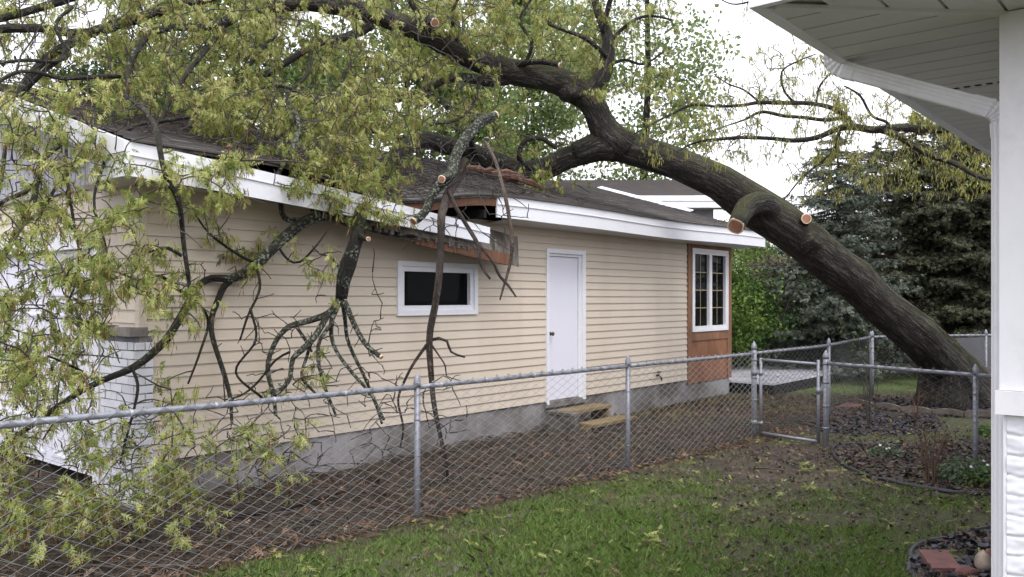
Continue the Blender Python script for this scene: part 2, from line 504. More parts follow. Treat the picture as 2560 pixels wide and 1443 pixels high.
# side door
d0, d1, dz0, dz1 = DOOR
mb = MB()
mb.box(d0, d0 + 0.05, -0.035, 0.06, dz0, dz1 - 0.06); mb.box(d1 - 0.075, d1, -0.035, 0.06, dz0, dz1 - 0.06)
mb.box(d0, d1, -0.035, 0.06, dz1 - 0.06, dz1)
mb.box(d1 - 0.115, d1 - 0.076, 0.0, 0.06, dz0 + 0.03, dz1 - 0.061); mb.box(d0 + 0.051, d1 - 0.116, 0.0, 0.06, dz1 - 0.095, dz1 - 0.061)
df = mb.build('door_frame', M['white'], garage)
mb = MB(); mb.box(d0 + 0.053, d1 - 0.122, 0.03, 0.075, dz0 + 0.045, dz1 - 0.10)
door = mb.build('door', M['door_white'], garage)
mb = MB()
mb.tube([(d0 + 0.11, 0.03, 1.27), (d0 + 0.11, 0.0, 1.27), (d0 + 0.11, -0.012, 1.27), (d0 + 0.11, -0.045, 1.27), (d0 + 0.11, -0.06, 1.27)], [0.03, 0.028, 0.012, 0.03, 0.018], 12)
mb.build('knob', M['brass'], door)
mb = MB(); mb.box(d0 - 0.02, d1 + 0.02, -0.03, 0.10, dz0 - 0.045, dz0 + 0.028)
mb.build('threshold', M['concrete'], garage)

# stripped bay with bare wood and a casement window
b0, b1, bz0, bz1 = BAY
mb = MB()
mb.box(b0, b0 + 0.13, -0.03, 0.05, bz0, bz1); mb.box(b1 - 0.20, b1 - 0.05, -0.03, 0.05, bz0, bz1)
mb.box(b0 + 0.131, b1 - 0.201, -0.027, 0.05, 1.02, 1.17); mb.box(b0 + 0.131, b1 - 0.201, -0.027, 0.05, 2.60, bz1)
mb.box(b1 - 0.049, b1 - 0.04, -0.025, 0.19, bz0, bz1)
mb.build('wall_framing', M['cedar'], garage)
mb = MB(); mb.box(b0 + 0.131, b1 - 0.201, -0.010, 0.03, bz0, 1.019)
mb.build('plywood_panel', M['plywood'], garage)
c0, c1, cz0, cz1 = b0 + 0.135, b1 - 0.205, 1.172, 2.597
mb = MB(); frame_rect(mb, c0, c1, cz0, cz1, 0.045, -0.045, 0.03)
cw = mb.build('casement_window', M['white'], garage)
cm = (c0 + c1) / 2
for a0, a1 in ((c0 + 0.046, cm - 0.002), (cm + 0.002, c1 - 0.046)):
    mb = MB(); frame_rect(mb, a0, a1, cz0 + 0.046, cz1 - 0.046, 0.048, -0.035, 0.02)
    mb.build('sash', M['white_old'], cw)
    mb = MB(); mb.quad((a0 + 0.06, 0.012, cz0 + 0.1), (a1 - 0.06, 0.012, cz0 + 0.1), (a1 - 0.06, 0.012, cz1 - 0.1), (a0 + 0.06, 0.012, cz1 - 0.1))
    mb.build('pane', M['glass'], cw)
    mb = MB()
    for k in range(1, 4):
        z = cz0 + 0.1 + (cz1 - cz0 - 0.2) * k / 4
        mb.box(a0 + 0.066, a1 - 0.066, 0.006, 0.0115, z - 0.008, z + 0.008)
    mb.box((a0 + a1) / 2 - 0.008, (a0 + a1) / 2 + 0.008, 0.004, 0.0055, cz0 + 0.112, cz1 - 0.112)
    mb.build('muntins', M['muntin'], cw)

# roof: stepped shingle courses on both slopes
RX0, RX1 = -0.30, 11.47
RY = WID / 2
mb = MB()
xs = list(np.arange(RX0, RX1, 0.28)) + [RX1]
course = 0.14
ny = int((RY + OH + 0.02) / course) + 1
for c in range(ny):
    y0 = -OH - 0.03 + c * course; y1 = min(y0 + course, RY)
    if y0 >= RY: break
    offs = random.random() * 0.28
    for i in range(len(xs) - 1):
        xa, xb = xs[i], xs[i + 1]
        xm = min(max(xa + offs, xa), xb)
        for p, q in ((xa, xm), (xm, xb)):
            if q - p < 0.01: continue
            t = min(1, max(0, random.gauss(0.5, 0.22)))
            lift = 0.012 + random.random() * 0.005
            mb.quad((p, y0, roof_z(p, y0) + lift), (q, y0, roof_z(q, y0) + lift), (q, y1, roof_z(q, y1) + 0.002), (p, y1, roof_z(p, y1) + 0.002), 0, t)
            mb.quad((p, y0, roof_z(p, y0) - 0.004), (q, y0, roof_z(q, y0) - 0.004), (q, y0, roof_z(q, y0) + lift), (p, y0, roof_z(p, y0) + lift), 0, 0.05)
ridge = EAVE_Z + PITCH * (RY + OH)
for c in range(28):
    y0 = RY + c * course; y1 = y0 + course
    z0, z1 = ridge - PITCH * (y0 - RY), ridge - PITCH * (y1 - RY)
    mb.quad((RX0, y0, z0), (RX1, y0, z0), (RX1, y1, z1 + 0.012), (RX0, y1, z1 + 0.012), 0, random.random())
roof = mb.build('roof', M['shingle'], garage)
mb = MB()                                        # roof deck underside
for i in range(len(xs) - 1):
    for ya, yb in ((-OH, 0.6), (0.6, 1.8), (1.8, RY)):
        p, q = xs[i], xs[i + 1]
        mb.quad((p, ya, roof_z(p, ya) - 0.035), (p, yb, roof_z(p, yb) - 0.035), (q, yb, roof_z(q, yb) - 0.035), (q, ya, roof_z(q, ya) - 0.035))
    mb.quad((xs[i], -OH - 0.004, roof_z(xs[i], -OH) - 0.036), (xs[i + 1], -OH - 0.004, roof_z(xs[i + 1], -OH) - 0.036), (xs[i + 1], -OH - 0.004, roof_z(xs[i + 1], -OH) - 0.008), (xs[i], -OH - 0.004, roof_z(xs[i], -OH) - 0.008))
mb.quad((RX0, RY, ridge - 0.035), (RX0, WID + OH, ridge - PITCH * (WID + OH - RY) - 0.035), (RX1, WID + OH, ridge - PITCH * (WID + OH - RY) - 0.035), (RX1, RY, ridge - 0.035))
mb.build('roof_deck', M['rot'], roof)
mb = MB()                                        # boxed underside of the gable overhang
mb.quad((RX0, 0.66, roof_z(-.3, .66) - 0.17), (0.0, 0.66, roof_z(-.3, .66) - 0.17), (0.0, RY, ridge - 0.17), (RX0, RY, ridge - 0.17))
mb.quad((RX0, RY, ridge - 0.17), (0.0, RY, ridge - 0.17), (0.0, WID + OH, ridge - PITCH * (WID + OH - RY) - 0.17), (RX0, WID + OH, ridge - PITCH * (WID + OH - RY) - 0.17))
mb.build('rake_soffit', M['soffit'], garage)

# fascia: sound length on the right, torn length sagging on the left
def fascia_run(mb, rows, t=0.022):
    """rows of (x, y, ztop, zbottom): a board with a proud upper band"""
    for (xa, ya, ta, ba), (xb, yb, tb, bb) in zip(rows[:-1], rows[1:]):
        for lo, hi, out in ((0.0, 0.60, 0.0), (0.60, 0.64, 0.014), (0.64, 1.0, 0.007)):
            za0, za1 = ba + (ta - ba) * lo, ba + (ta - ba) * hi
            zb0, zb1 = bb + (tb - bb) * lo, bb + (tb - bb) * hi
            mb.hexa([(xa, ya - t - out, za0), (xb, yb - t - out, zb0), (xa, ya, za0), (xb, yb, zb0), (xa, ya - t - out, za1), (xb, yb - t - out, zb1), (xa, ya, za1), (xb, yb, zb1)])
rows = []
for x in np.arange(3.99, 11.5, 0.5):
    rows.append((x, -OH + 0.02, roof_z(x, -OH) - 0.012, roof_z(x, -OH) - 0.276 + 0.02 * math.exp(-((x - 3.99) / 0.8) ** 2)))
rows.append((RX1, -OH + 0.02, EAVE_Z - 0.012, EAVE_Z - 0.276))
mb = MB(); fascia_run(mb, rows)
mb.box(RX1 - 0.03, RX1, -OH + 0.021, 0.1, EAVE_Z - 0.27, EAVE_Z - 0.02)
mb.build('fascia', M['white'], garage)
rows = []
for i in range(9):
    f = i / 8; x = RX0 + (3.80 - RX0) * f
    drop = 0.40 * f ** 1.15
    rows.append((x, -OH + 0.02 - 0.05 * f, EAVE_Z - 0.012 - drop, EAVE_Z - 0.276 - drop * 0.80))
mb = MB(); fascia_run(mb, rows)
tag(mb.build('fascia', M['white'], garage), 'torn white fascia sagging away from the roof edge')
mb = MB()                                        # wood behind the torn fascia, poking out past its end
for (xa, za, xb, zb) in ((2.75, 2.415, 4.22, 2.235),):
    mb.hexa([(xa, -0.40, za - 0.10), (xb, -0.44, zb - 0.10), (xa, -0.36, za - 0.10), (xb, -0.40, zb - 0.10), (xa, -0.40, za + 0.03), (xb, -0.44, zb + 0.03), (xa, -0.36, za + 0.03), (xb, -0.40, zb + 0.03)])
mb.build('broken_board', M['board'], garage)
mb = MB()                                        # exposed sub-fascia under the dented roof edge
xx = list(np.arange(2.35, 4.0, 0.14)) + [3.985]
for a, b in zip(xx[:-1], xx[1:]):
    za, zb = roof_z(a, -OH) - 0.04, roof_z(b, -OH) - 0.04
    mb.hexa([(a, -OH + 0.01, za - 0.085), (b, -OH + 0.01, zb - 0.085), (a, -OH + 0.05, za - 0.085), (b, -OH + 0.05, zb - 0.085), (a, -OH + 0.01, za), (b, -OH + 0.01, zb), (a, -OH + 0.05, za), (b, -OH + 0.05, zb)])
mb.build('bare_rafter_board', M['board'], garage)
# torn soffit sheet: hangs steeply past the end of the torn fascia
mb = MB()
random.seed(11)
def jag(a, b, n, amp):
    out = []
    for i in range(n + 1):
        p = Vector(a).lerp(Vector(b), i / n)
        out.append(p + Vector((random.uniform(-amp, amp), 0, random.uniform(-amp, amp))) if 0 < i < n else p)
    return out
top = jag((1.6, -0.20, 2.80), (3.9, -0.20, 2.60), 9, 0.008) + [Vector((4.64, -0.22, 2.505))]
bot = jag((1.6, -0.37, 2.47), (3.95, -0.37, 2.235), 9, 0.012) + [Vector((4.57, -0.30, 2.13))]
n = len(top)
for i in range(n - 1):
    a, b, c, d = bot[i], bot[i + 1], top[i + 1], top[i]
    o = Vector((0, 0.015, 0))
    mb.hexa([a, b, a + o, b + o, d, c, d + o, c + o])
for k in range(9):                               # battens and splinters on its back
    x = 1.9 + k * 0.27
    mb.box(x, x + 0.035, -0.345 - 0.006, -0.30, 2.60 - (x - 1.6) * 0.12, 2.66 - (x - 1.6) * 0.09)
mb.build('torn_soffit_board', M['rot'], garage)
mb = MB()                                        # ragged sheathing edge under the sagging fascia
for k in range(46):
    x = 1.75 + k * 0.042
    f = (x - RX0) / (3.80 - RX0); zb = EAVE_Z - 0.276 - 0.40 * f ** 1.15 * 0.92
    mb.box(x, x + 0.041, -0.43, -0.38, zb - 0.02 - random.random() * 0.05, zb + 0.04, tint=random.random())
mb.build('splintered_edge', M['rot'], garage)
# soffit, sound part
mb = MB()
mb.quad((4.3, -OH + 0.02, 2.70), (4.3, 0.02, 2.66), (RX1 - 0.03, 0.02, 2.66), (RX1 - 0.03, -OH + 0.02, 2.69))
mb.quad((RX0 + 0.02, -OH + 0.02, 2.69), (RX0 + 0.02, 0.02, 2.69), (1.5, 0.02, 2.66), (1.5, -OH + 0.02, 2.56))
mb.quad((RX0 + 0.02, 0.02, 2.69), (RX0 + 0.02, 0.65, 2.69), (0.02, 0.65, 2.69), (0.02, 0.02, 2.69))
mb.box(LEN, RX1 - 0.03, 0.02, 0.9, 2.67, 2.69)
mb.build('soffit', M['soffit'], garage)
mb = MB(); mb.quad((1.5, 0.01, 2.50), (4.3, 0.01, 2.50), (4.3, 0.01, 2.93), (1.5, 0.01, 2.93))  # near-black sheet and rafters: the torn eave's inner shade put into their colour
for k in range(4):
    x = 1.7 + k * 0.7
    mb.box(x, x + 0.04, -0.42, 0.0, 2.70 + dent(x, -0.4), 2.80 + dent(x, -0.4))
mb.build('eave_shade_and_rafters', M['dark'], garage)

# front: cream siding, grey gable, garage door, brick pilaster
GD = (0.68, 5.6, 0.02, 2.30)
mb = MB()
siding(mb, 0.05, WID, 0.0, 2.72, [(0.0, 0.62, -1, 1.44), (GD[0], GD[1], -1, GD[3])], front, 0.11)
mb.build('front_siding', M['vinyl'], garage)
mb = MB()
k = 0; y = 0.02
while y < WID:
    yb = min(y + 0.1, WID)
    za = EAVE_Z + PITCH * (min(y, WID - y) + OH) - 0.15; zb = EAVE_Z + PITCH * (min(yb, WID - yb) + OH) - 0.15
    mb.hexa([(-0.05, y + 0.006, 2.73), (-0.05, yb - 0.006, 2.73), (0.03, y + 0.006, 2.73), (0.03, yb - 0.006, 2.73), (-0.05, y + 0.006, za), (-0.05, yb - 0.006, zb), (0.03, y + 0.006, za), (0.03, yb - 0.006, zb)])
    y = yb
mb.box(-0.03, 0.02, 0.02, WID, 2.725, 2.80)
mb.build('gable_siding', M['grey_vinyl'], garage)
mb = MB()                                        # rake boards
def rake(ya, yb, z0, sgn):
    for lo, hi, o in ((0, 0.62, 0.0), (0.62, 1.0, 0.012)):
        h = 0.20
        za, zb = z0(ya), z0(yb)
        mb.hexa([(RX0 - 0.02 - o, ya, za - h + h * lo), (RX0 - 0.02 - o, yb, zb - h + h * lo), (RX0, ya, za - h + h * lo), (RX0, yb, zb - h + h * lo),
                 (RX0 - 0.02 - o, ya, za - h + h * hi), (RX0 - 0.02 - o, yb, zb - h + h * hi), (RX0, ya, za - h + h * hi), (RX0, yb, zb - h + h * hi)])
rake(0.18, RY, lambda y: EAVE_Z + PITCH * (y + OH) - 0.005, 1)
rake(RY + 0.001, WID + OH, lambda y: ridge - PITCH * (y - RY) - 0.005, -1)
# boxed return at the near corner
e = EAVE_Z
mb.hexa([(RX0 - 0.03, -OH - 0.01, e - 0.276), (RX0 - 0.03, 0.20, e - 0.276), (RX0, -OH - 0.01, e - 0.276), (RX0, 0.20, e - 0.276),
         (RX0 - 0.03, -OH - 0.01, e - 0.09), (RX0 - 0.03, 0.20, e - 0.09), (RX0, -OH - 0.01, e - 0.09), (RX0, 0.20, e - 0.09)])
mb.hexa([(RX0 - 0.045, -OH - 0.01, e - 0.088), (RX0 - 0.045, 0.20, e - 0.088), (RX0, -OH - 0.01, e - 0.088), (RX0, 0.20, e - 0.088),
         (RX0 - 0.045, -OH - 0.01, e - 0.012), (RX0 - 0.045, 0.20, e + 0.19), (RX0, -OH - 0.01, e - 0.012), (RX0, 0.20, e + 0.19)])
mb.build('rake_board', M['white'], garage)
mb = MB()                                        # garage door
g0, g1, gz0, gz1 = GD
for r in range(4):
    za = gz0 + 0.1 + (gz1 - gz0 - 0.2) * r / 4; zb = gz0 + 0.1 + (gz1 - gz0 - 0.2) * (r + 1) / 4
    mb.box(0.05, 0.08, g0 + 0.12, g1 - 0.12, za + 0.004, zb - 0.004)
    for c in range(8):
        ya = g0 + 0.12 + (g1 - g0 - 0.24) * c / 8; yb = g0 + 0.12 + (g1 - g0 - 0.24) * (c + 1) / 8
        frame = [(ya + 0.07, yb - 0.07, za + 0.09, za + 0.11), (ya + 0.07, yb - 0.07, zb - 0.11, zb - 0.09), (ya + 0.07, ya + 0.09, za + 0.111, zb - 0.111), (yb - 0.09, yb - 0.07, za + 0.111, zb - 0.111)]
        for q in frame: mb.box(0.034, 0.049, *q)
gd = mb.build('garage_door', M['door_white'], garage)
mb = MB()
mb.box(-0.04, 0.06, g0, g0 + 0.119, 0.0, gz1 - 0.1); mb.box(-0.04, 0.06, g1 - 0.119, g1, 0.0, gz1 - 0.1); mb.box(-0.04, 0.06, g0, g1, gz1 - 0.099, gz1 + 0.05)
mb.build('door_surround', M['white'], garage)

def brick_wall(mb, a0, a1, z0, z1, out, plane, bl=0.2, bh=0.066, joint=0.011, seed=1):
    """bricks laid proud of a mortar bed; plane(a, out, z)"""
    r = random.Random(seed)
    mb.add([plane(a0, out - 0.012, z0), plane(a1, out - 0.012, z0), plane(a1, out - 0.012, z1), plane(a0, out - 0.012, z1)], [(0, 1, 2, 3)], 1)
    z = z0; row = 0
    while z + bh <= z1 + 0.02:
        zt = min(z + bh, z1)
        a = a0 - (bl / 2 if row % 2 else 0)
        while a < a1:
            s0, s1 = max(a, a0), min(a + bl, a1)
            if s1 - s0 > 0.02:
                j = lambda: r.uniform(-0.003, 0.003)
                o = out + r.uniform(-0.003, 0.006)
                f = [plane(s0 + j(), o + j(), z + j()), plane(s1 + j(), o + j(), z + j()), plane(s1 + j(), o + j(), zt + j()), plane(s0 + j(), o + j(), zt + j())]
                b = [plane(s0, out - 0.02, z), plane(s1, out - 0.02, z), plane(s1, out - 0.02, zt), plane(s0, out - 0.02, zt)]
                mb.add(f + b, [(0, 1, 2, 3), (0, 4, 5, 1), (1, 5, 6, 2), (2, 6, 7, 3), (3, 7, 4, 0)], 0)
            a += bl + joint
        z += bh + joint; row += 1
M['white_brick'] = mk_white('white_painted_brick', (0.70, 0.70, 0.75), 0.5)
M['mortar'] = simple('dark_mortar', (0.16, 0.16, 0.19), 0.9, 0.3)
mb = MB()
brick_wall(mb, 0.0, 0.62, -0.05, 1.43, 0.05, front, 0.2, 0.062, 0.010, 3)
mb.box(-0.036, 0.04, 0.001, 0.619, -0.2, 1.43, 1)
brick_wall(mb, -0.052, 0.10, -0.05, 1.43, 0.03, side, 0.152, 0.062, 0.010, 4)
mb.box(-0.034, 0.095, -0.016, 0.0005, -0.2, 1.428, 1)
pil = mb.build('brick_pilaster', [M['white_brick'], M['mortar']], garage)
mb = MB()
cap = []
for i in range(9):
    for q in (0, 1):
        pass
bx = [(-0.10, 0.05, -0.04, 0.20), (-0.09, 0.05, 0.203, 0.43), (-0.10, 0.05, 0.433, 0.65)]
for x0, x1, y0, y1 in bx:
    mb.box(x0 + random.uniform(-0.01, 0.01), x1, y0, y1, 1.432, 1.50 + random.uniform(-0.01, 0.01))
mb.build('stone_cap', M['stone'], pil)

# hose tap by the foundation
tap = MB()
tap.tube([(8.35, 0.02, 0.52), (8.35, -0.05, 0.52), (8.35, -0.09, 0.49), (8.35, -0.10, 0.44)], [0.018, 0.016, 0.016, 0.013], 8)
tap.tube([(8.35, -0.05, 0.52), (8.35, -0.05, 0.57)], 0.006, 6)
tap.tube([(8.30, -0.05, 0.575), (8.40, -0.05, 0.575)], 0.012, 6)
tap.build('water_tap', M['brass'], garage)

# ---------------------------------------------------------------- house behind the garage roof
hb = thing('neighbouring_house', 'low house with white fascia and brown shingles behind the garage roof', 'house', (0, 0, 0))
mb = MB()
hx0, hx1, hy = 1.2, 4.9, 18.2
Y0 = 18.2
ez = EYE + (745 - 488) / F * Y0
for c in range(22):
    y0 = Y0 + c * 0.15; y1 = y0 + 0.15
    z0, z1 = ez + c * 0.15 * 0.24, ez + (c + 1) * 0.15 * 0.24
    x = hx0
    while x < hx1 - 0.01:
        xb = min(x + random.uniform(0.2, 0.5), hx1)
        mb.quad((x, y0, z0 + 0.014), (xb, y0, z0 + 0.014), (xb, y1, z1), (x, y1, z1), 0, min(1, max(0, random.gauss(.62, .2))))
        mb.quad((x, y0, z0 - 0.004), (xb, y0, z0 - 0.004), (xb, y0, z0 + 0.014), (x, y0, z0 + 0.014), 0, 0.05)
        x = xb
    if c == 5: pass
mb.quad((hx0, Y0 + 3.3, ez + .79), (hx1, Y0 + 3.3, ez + .79), (hx1, Y0 + 6.6, ez), (hx0, Y0 + 6.6, ez))
hr = mb.build('roof', M['shingle'], hb)
mb = MB()
mb.box(hx0, hx1, Y0 + 0.005, Y0 + 0.03, ez - 0.27, ez - 0.13); mb.box(hx0, hx1, Y0 - 0.01, Y0 + 0.03, ez - 0.128, ez - 0.008)
mb.build('fascia', M['white'], hb)
mb = MB(); mb.box(hx0, hx1 - 0.05, Y0 + 0.031, Y0 + 0.55, ez - 0.26, ez - 0.24)
mb.build('soffit', M['soffit'], hb)
mb = MB(); mb.box(hx0 + 0.3, hx1 - 0.4, Y0 + 0.55, Y0 + 6.0, 0.0, ez - 0.2)
mb.build('wall', M['grey_vinyl'], hb)
# metal flashing strip lying on the garage's far rake
mb = MB()
a, b = Vector((RX1 - 0.04, 0.0, 0)), Vector((RX1 - 0.04, 3.2, 0))
for i in range(8):
    ya, yb = 1.0 + i * 0.27, 1.0 + (i + 1) * 0.27 - 0.006
    mb.hexa([(RX1 - 0.16, ya, roof_z(RX1, ya) + 0.02), (RX1 + 0.01, ya, roof_z(RX1, ya) + 0.06), (RX1 - 0.16, yb, roof_z(RX1, yb) + 0.02), (RX1 + 0.01, yb, roof_z(RX1, yb) + 0.06),
             (RX1 - 0.16, ya, roof_z(RX1, ya) + 0.03), (RX1 + 0.01, ya, roof_z(RX1, ya) + 0.07), (RX1 - 0.16, yb, roof_z(RX1, yb) + 0.03), (RX1 + 0.01, yb, roof_z(RX1, yb) + 0.07)])
mb.build('flashing', M['white'], roof)

# ---------------------------------------------------------------- white house at the right edge (same orientation)
W0 = Vector((1.667, 2.826, 0.0))
nh = thing('white_house', 'white house corner with wide soffit and downspout at the right edge', 'house', W0, ROT)
SZ, OV = 2.71, 0.60
mb = MB()
siding(mb, -7.0, -0.073, 1.441, SZ, [], lambda a, o, z: (-o, a, z), 0.2, 0, 0.012)
mb.build('siding', M['white'], nh)
mb = MB()
siding(mb, 0.073, 9.0, 1.441, SZ, [], lambda a, o, z: (a, o, z), 0.2, 0, 0.012)
mb.build('siding', M['white'], nh)
mb = MB()
mb.box(-0.022, 0.0, -0.072, 0.020, 1.441, SZ - 0.004); mb.box(0.0005, 0.072, -0.001, 0.020, 1.441, SZ - 0.004)
mb.build('corner_board', M['white_old'], nh)
mb = MB()
ga_ = np.linspace(-0.001, -0.6, 61); gz_ = np.arange(-0.2, 1.3601, 0.0055)
vs = []
for z in gz_:
    for a in ga_:
        ph = ((z + 0.2 + 0.010 * noise.noise((a * 16, z * 3, 2)) + 0.004 * noise.noise((a * 60, z * 8, 5))) / 0.068) % 1.0
        face = min(1.0, min(ph, 1 - ph) / 0.10)
        o = 0.004 + 0.012 * face ** 0.5 + face * (0.007 * noise.noise((a * 14, z * 18, 1)) + 0.004 * noise.noise((a * 60, z * 60, 3)))
        vs.append((-o, a, z))
k_ = len(ga_)
mb.add(vs, [(j * k_ + i, j * k_ + i + 1, (j + 1) * k_ + i + 1, (j + 1) * k_ + i) for j in range(len(gz_) - 1) for i in range(k_ - 1)], 0, smooth=True)
brick_wall(mb, -7.0, -0.601, -0.2, 1.36, 0.012, lambda a, o, z: (-o, a, z), 0.2, 0.066, 0.010, 5)
mb.box(0.0, 9.0, -7.0, -0.001, -0.3, 1.355, 1)
mb.build('brick_base', [M['white_brick'], M['white_brick']], nh)
mb = MB()
mb.box(-0.012, 0.06, -0.0005, 0.010, -0.2, 1.357)
mb.build('base_corner_trim', M['white'], nh)
mb = MB()
mb.box(-0.05, 0.0, -7.0, 0.028, 1.362, 1.44); mb.box(0.0005, 9.0, 0.0005, 0.028, 1.362, 1.44)
mb.build('ledge', M['white_old'], nh)
mb = MB(); mb.box(0.02, 8.9, -6.9, -0.02, 1.36, SZ + 0.1)
mb.build('inner_wall', M['dark'], nh)
# soffit boards
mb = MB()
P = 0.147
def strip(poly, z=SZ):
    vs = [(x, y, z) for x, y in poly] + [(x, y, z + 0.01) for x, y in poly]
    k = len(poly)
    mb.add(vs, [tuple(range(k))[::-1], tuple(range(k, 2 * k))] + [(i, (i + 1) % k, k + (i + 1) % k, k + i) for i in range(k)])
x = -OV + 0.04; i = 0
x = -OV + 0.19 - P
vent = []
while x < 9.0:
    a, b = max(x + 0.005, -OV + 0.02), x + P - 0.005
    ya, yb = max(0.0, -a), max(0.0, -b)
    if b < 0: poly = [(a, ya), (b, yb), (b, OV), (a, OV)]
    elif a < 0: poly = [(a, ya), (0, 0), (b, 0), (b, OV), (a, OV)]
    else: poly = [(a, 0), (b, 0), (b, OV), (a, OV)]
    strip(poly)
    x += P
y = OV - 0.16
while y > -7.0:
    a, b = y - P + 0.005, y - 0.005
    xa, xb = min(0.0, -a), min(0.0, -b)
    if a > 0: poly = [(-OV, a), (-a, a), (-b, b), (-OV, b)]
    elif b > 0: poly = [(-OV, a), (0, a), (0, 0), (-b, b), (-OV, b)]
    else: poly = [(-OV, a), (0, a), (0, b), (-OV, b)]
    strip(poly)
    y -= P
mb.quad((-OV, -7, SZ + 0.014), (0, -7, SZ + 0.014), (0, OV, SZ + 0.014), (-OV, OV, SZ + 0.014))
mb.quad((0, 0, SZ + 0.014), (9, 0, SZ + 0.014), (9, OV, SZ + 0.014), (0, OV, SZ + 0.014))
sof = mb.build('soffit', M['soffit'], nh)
mb = MB()
for k in range(11):
    yy = 0.05 + k * 0.045
    mb.box(1.005, 1.03, yy, yy + 0.025, SZ - 0.002, SZ + 0.001)
mb.build('vent_slots', M['dark'], sof)
mb = MB()
q = Vector((1, 1, 0)).normalized() * 0.016
a, b = Vector((-OV + 0.03, OV - 0.03, SZ - 0.012)), Vector((0.0, 0.0, SZ - 0.012))
h = Vector((0, 0, 0.012))
mb.hexa([a - q, b - q, a + q, b + q, a - q + h, b - q + h, a + q + h, b + q + h])
mb.build('mitre_strip', M['soffit'], sof)
mb = MB()
mb.box(-OV - 0.005, 9.0, OV, OV + 0.032, SZ - 0.012, SZ + 0.17); mb.box(-OV - 0.036, -OV - 0.006, -7.0, OV + 0.032, SZ - 0.012, SZ + 0.17)
mb.build('fascia', M['white'], nh)
mb = MB()
mb.box(-OV - 0.03, 9.0, OV + 0.033, OV + 0.15, SZ + 0.11, SZ + 0.22)
mb.build('gutter', M['white'], nh)
mb = MB()
mb.quad((-OV - 0.05, OV + 0.10, SZ + 0.18), (9, OV + 0.10, SZ + 0.18), (9, -3, SZ + 1.2), (-OV - 0.05, -3, SZ + 1.2), 0, .4)
mb.quad((-OV - 0.05, OV + 0.10, SZ + 0.18), (-OV - 0.05, -3, SZ + 1.2), (-OV - 0.05, -7, SZ + 0.18), (-OV - 0.05, -7, SZ + 0.17), 0, .4)
mb.build('roof', M['shingle'], nh)
# downspout: ribbed rectangular pipe with pleated elbows
prof = []
for sx, sy, nn in ((1, 0, 9), (0, 1, 7), (-1, 0, 9), (0, -1, 7)):
    for k in range(nn):
        f = (k + 0.5) / nn * 2 - 1
        rib = 1.0 if k % 2 == 0 else 0.93
        w, hgt = 0.75, 1.0
        if sx: prof.append((sx * w * rib, f * hgt * sx))
        else: prof.append((-sy * f * w, sy * hgt * rib))
px_, yo = 0.24, 0.665
path, rr = [], []
def seg(p, r): path.append(Vector(p)); rr.append(r)
R0 = 0.032
for z in (2.84, 2.80, 2.76): seg((px_, yo, z), R0)
n = 9
for k in range(n + 1):
    a = k / n * math.radians(66)
    seg((px_, yo - 0.075 * (1 - math.cos(a)), 2.745 - 0.075 * math.sin(a)), R0 * (1.13 if k % 2 else 0.96))
e0 = path[-1]; dr = Vector((0, -math.sin(math.radians(66)), -math.cos(math.radians(66))))
seg(e0 + dr * 0.03, R0 * 1.06); seg(e0 + dr * 0.05, R0 * 1.06); seg(e0 + dr * 0.0505, R0 * 0.98)
L = (e0.y - 0.098) / math.sin(math.radians(66))
seg(e0 + dr * (L - 0.06), R0 * 0.98); seg(e0 + dr * (L - 0.0595), R0 * 1.06); seg(e0 + dr * (L - 0.005), R0 * 1.06)
s0 = e0 + dr * L
for k in range(1, n + 1):
    a = math.radians(66) * (1 - k / n)
    t = Vector((0, 0.068 * (math.cos(math.radians(66)) - math.cos(a)), 0.068 * (math.sin(a) - math.sin(math.radians(66)))))
    seg(s0 + t, R0 * (1.13 if k % 2 else 0.96))
e1 = path[-1]
seg((px_, e1.y, e1.z - 0.05), R0 * 1.05); seg((px_, e1.y, e1.z - 0.0505), R0 * 0.98); seg((px_, e1.y, 0.1), R0 * 0.98)
mb = MB(); mb.tube(path, rr, profile=prof, smooth=False)
mb.build('downspout', M['white_old'], nh)
# ---------------------------------------------------------------- chain link fences
def pipe(mb, pts, r, n=10): mb.tube(pts, r, n)

def chain_mesh(mb, A, B, z0, z1, pitch=0.0705, wire=0.0027, sides=4, knuckle=True):
    """woven diamond mesh from A to B: every strand a zigzag that hooks its neighbours"""
    A, B = Vector(A), Vector(B)
    d = B - A; Ln = Vector((d.x, d.y, 0)).length
    u = Vector((d.x, d.y, 0)) / Ln
    nrm = Vector((-u.y, u.x, 0))
    k = int(Ln / pitch)
    h = pitch
    rows = int((z1 - z0) / (h / 2))
    for i in range(k):
        pts = []
        for j in range(rows + 1):
            a = (i + (0.5 if (j + i) % 2 else -0.5) * 1.04 + 0.5) * pitch
            z = z0 + j * h / 2
            wob = 0.006 * noise.noise((i * 0.21, j * 0.13, A.x))
            p = A + u * min(max(a, 0), Ln) + nrm * (wob + (0.0022 if (j + i) % 2 else -0.0022))
            base = A.z + (B.z - A.z) * min(max(a, 0), Ln) / Ln
            pts.append(Vector((p.x, p.y, base + z)))
        if knuckle:
            e = pts[-1]; s = 1 if (rows + i) % 2 == 0 else -1
            pts += [e + u * (0.012 * s) + Vector((0, 0, 0.012)), e + Vector((0, 0, 0.020)), e + u * (-0.010 * s) + Vector((0, 0, 0.010))]
        mb.tube(pts, wire, sides, smooth=True, caps=False)

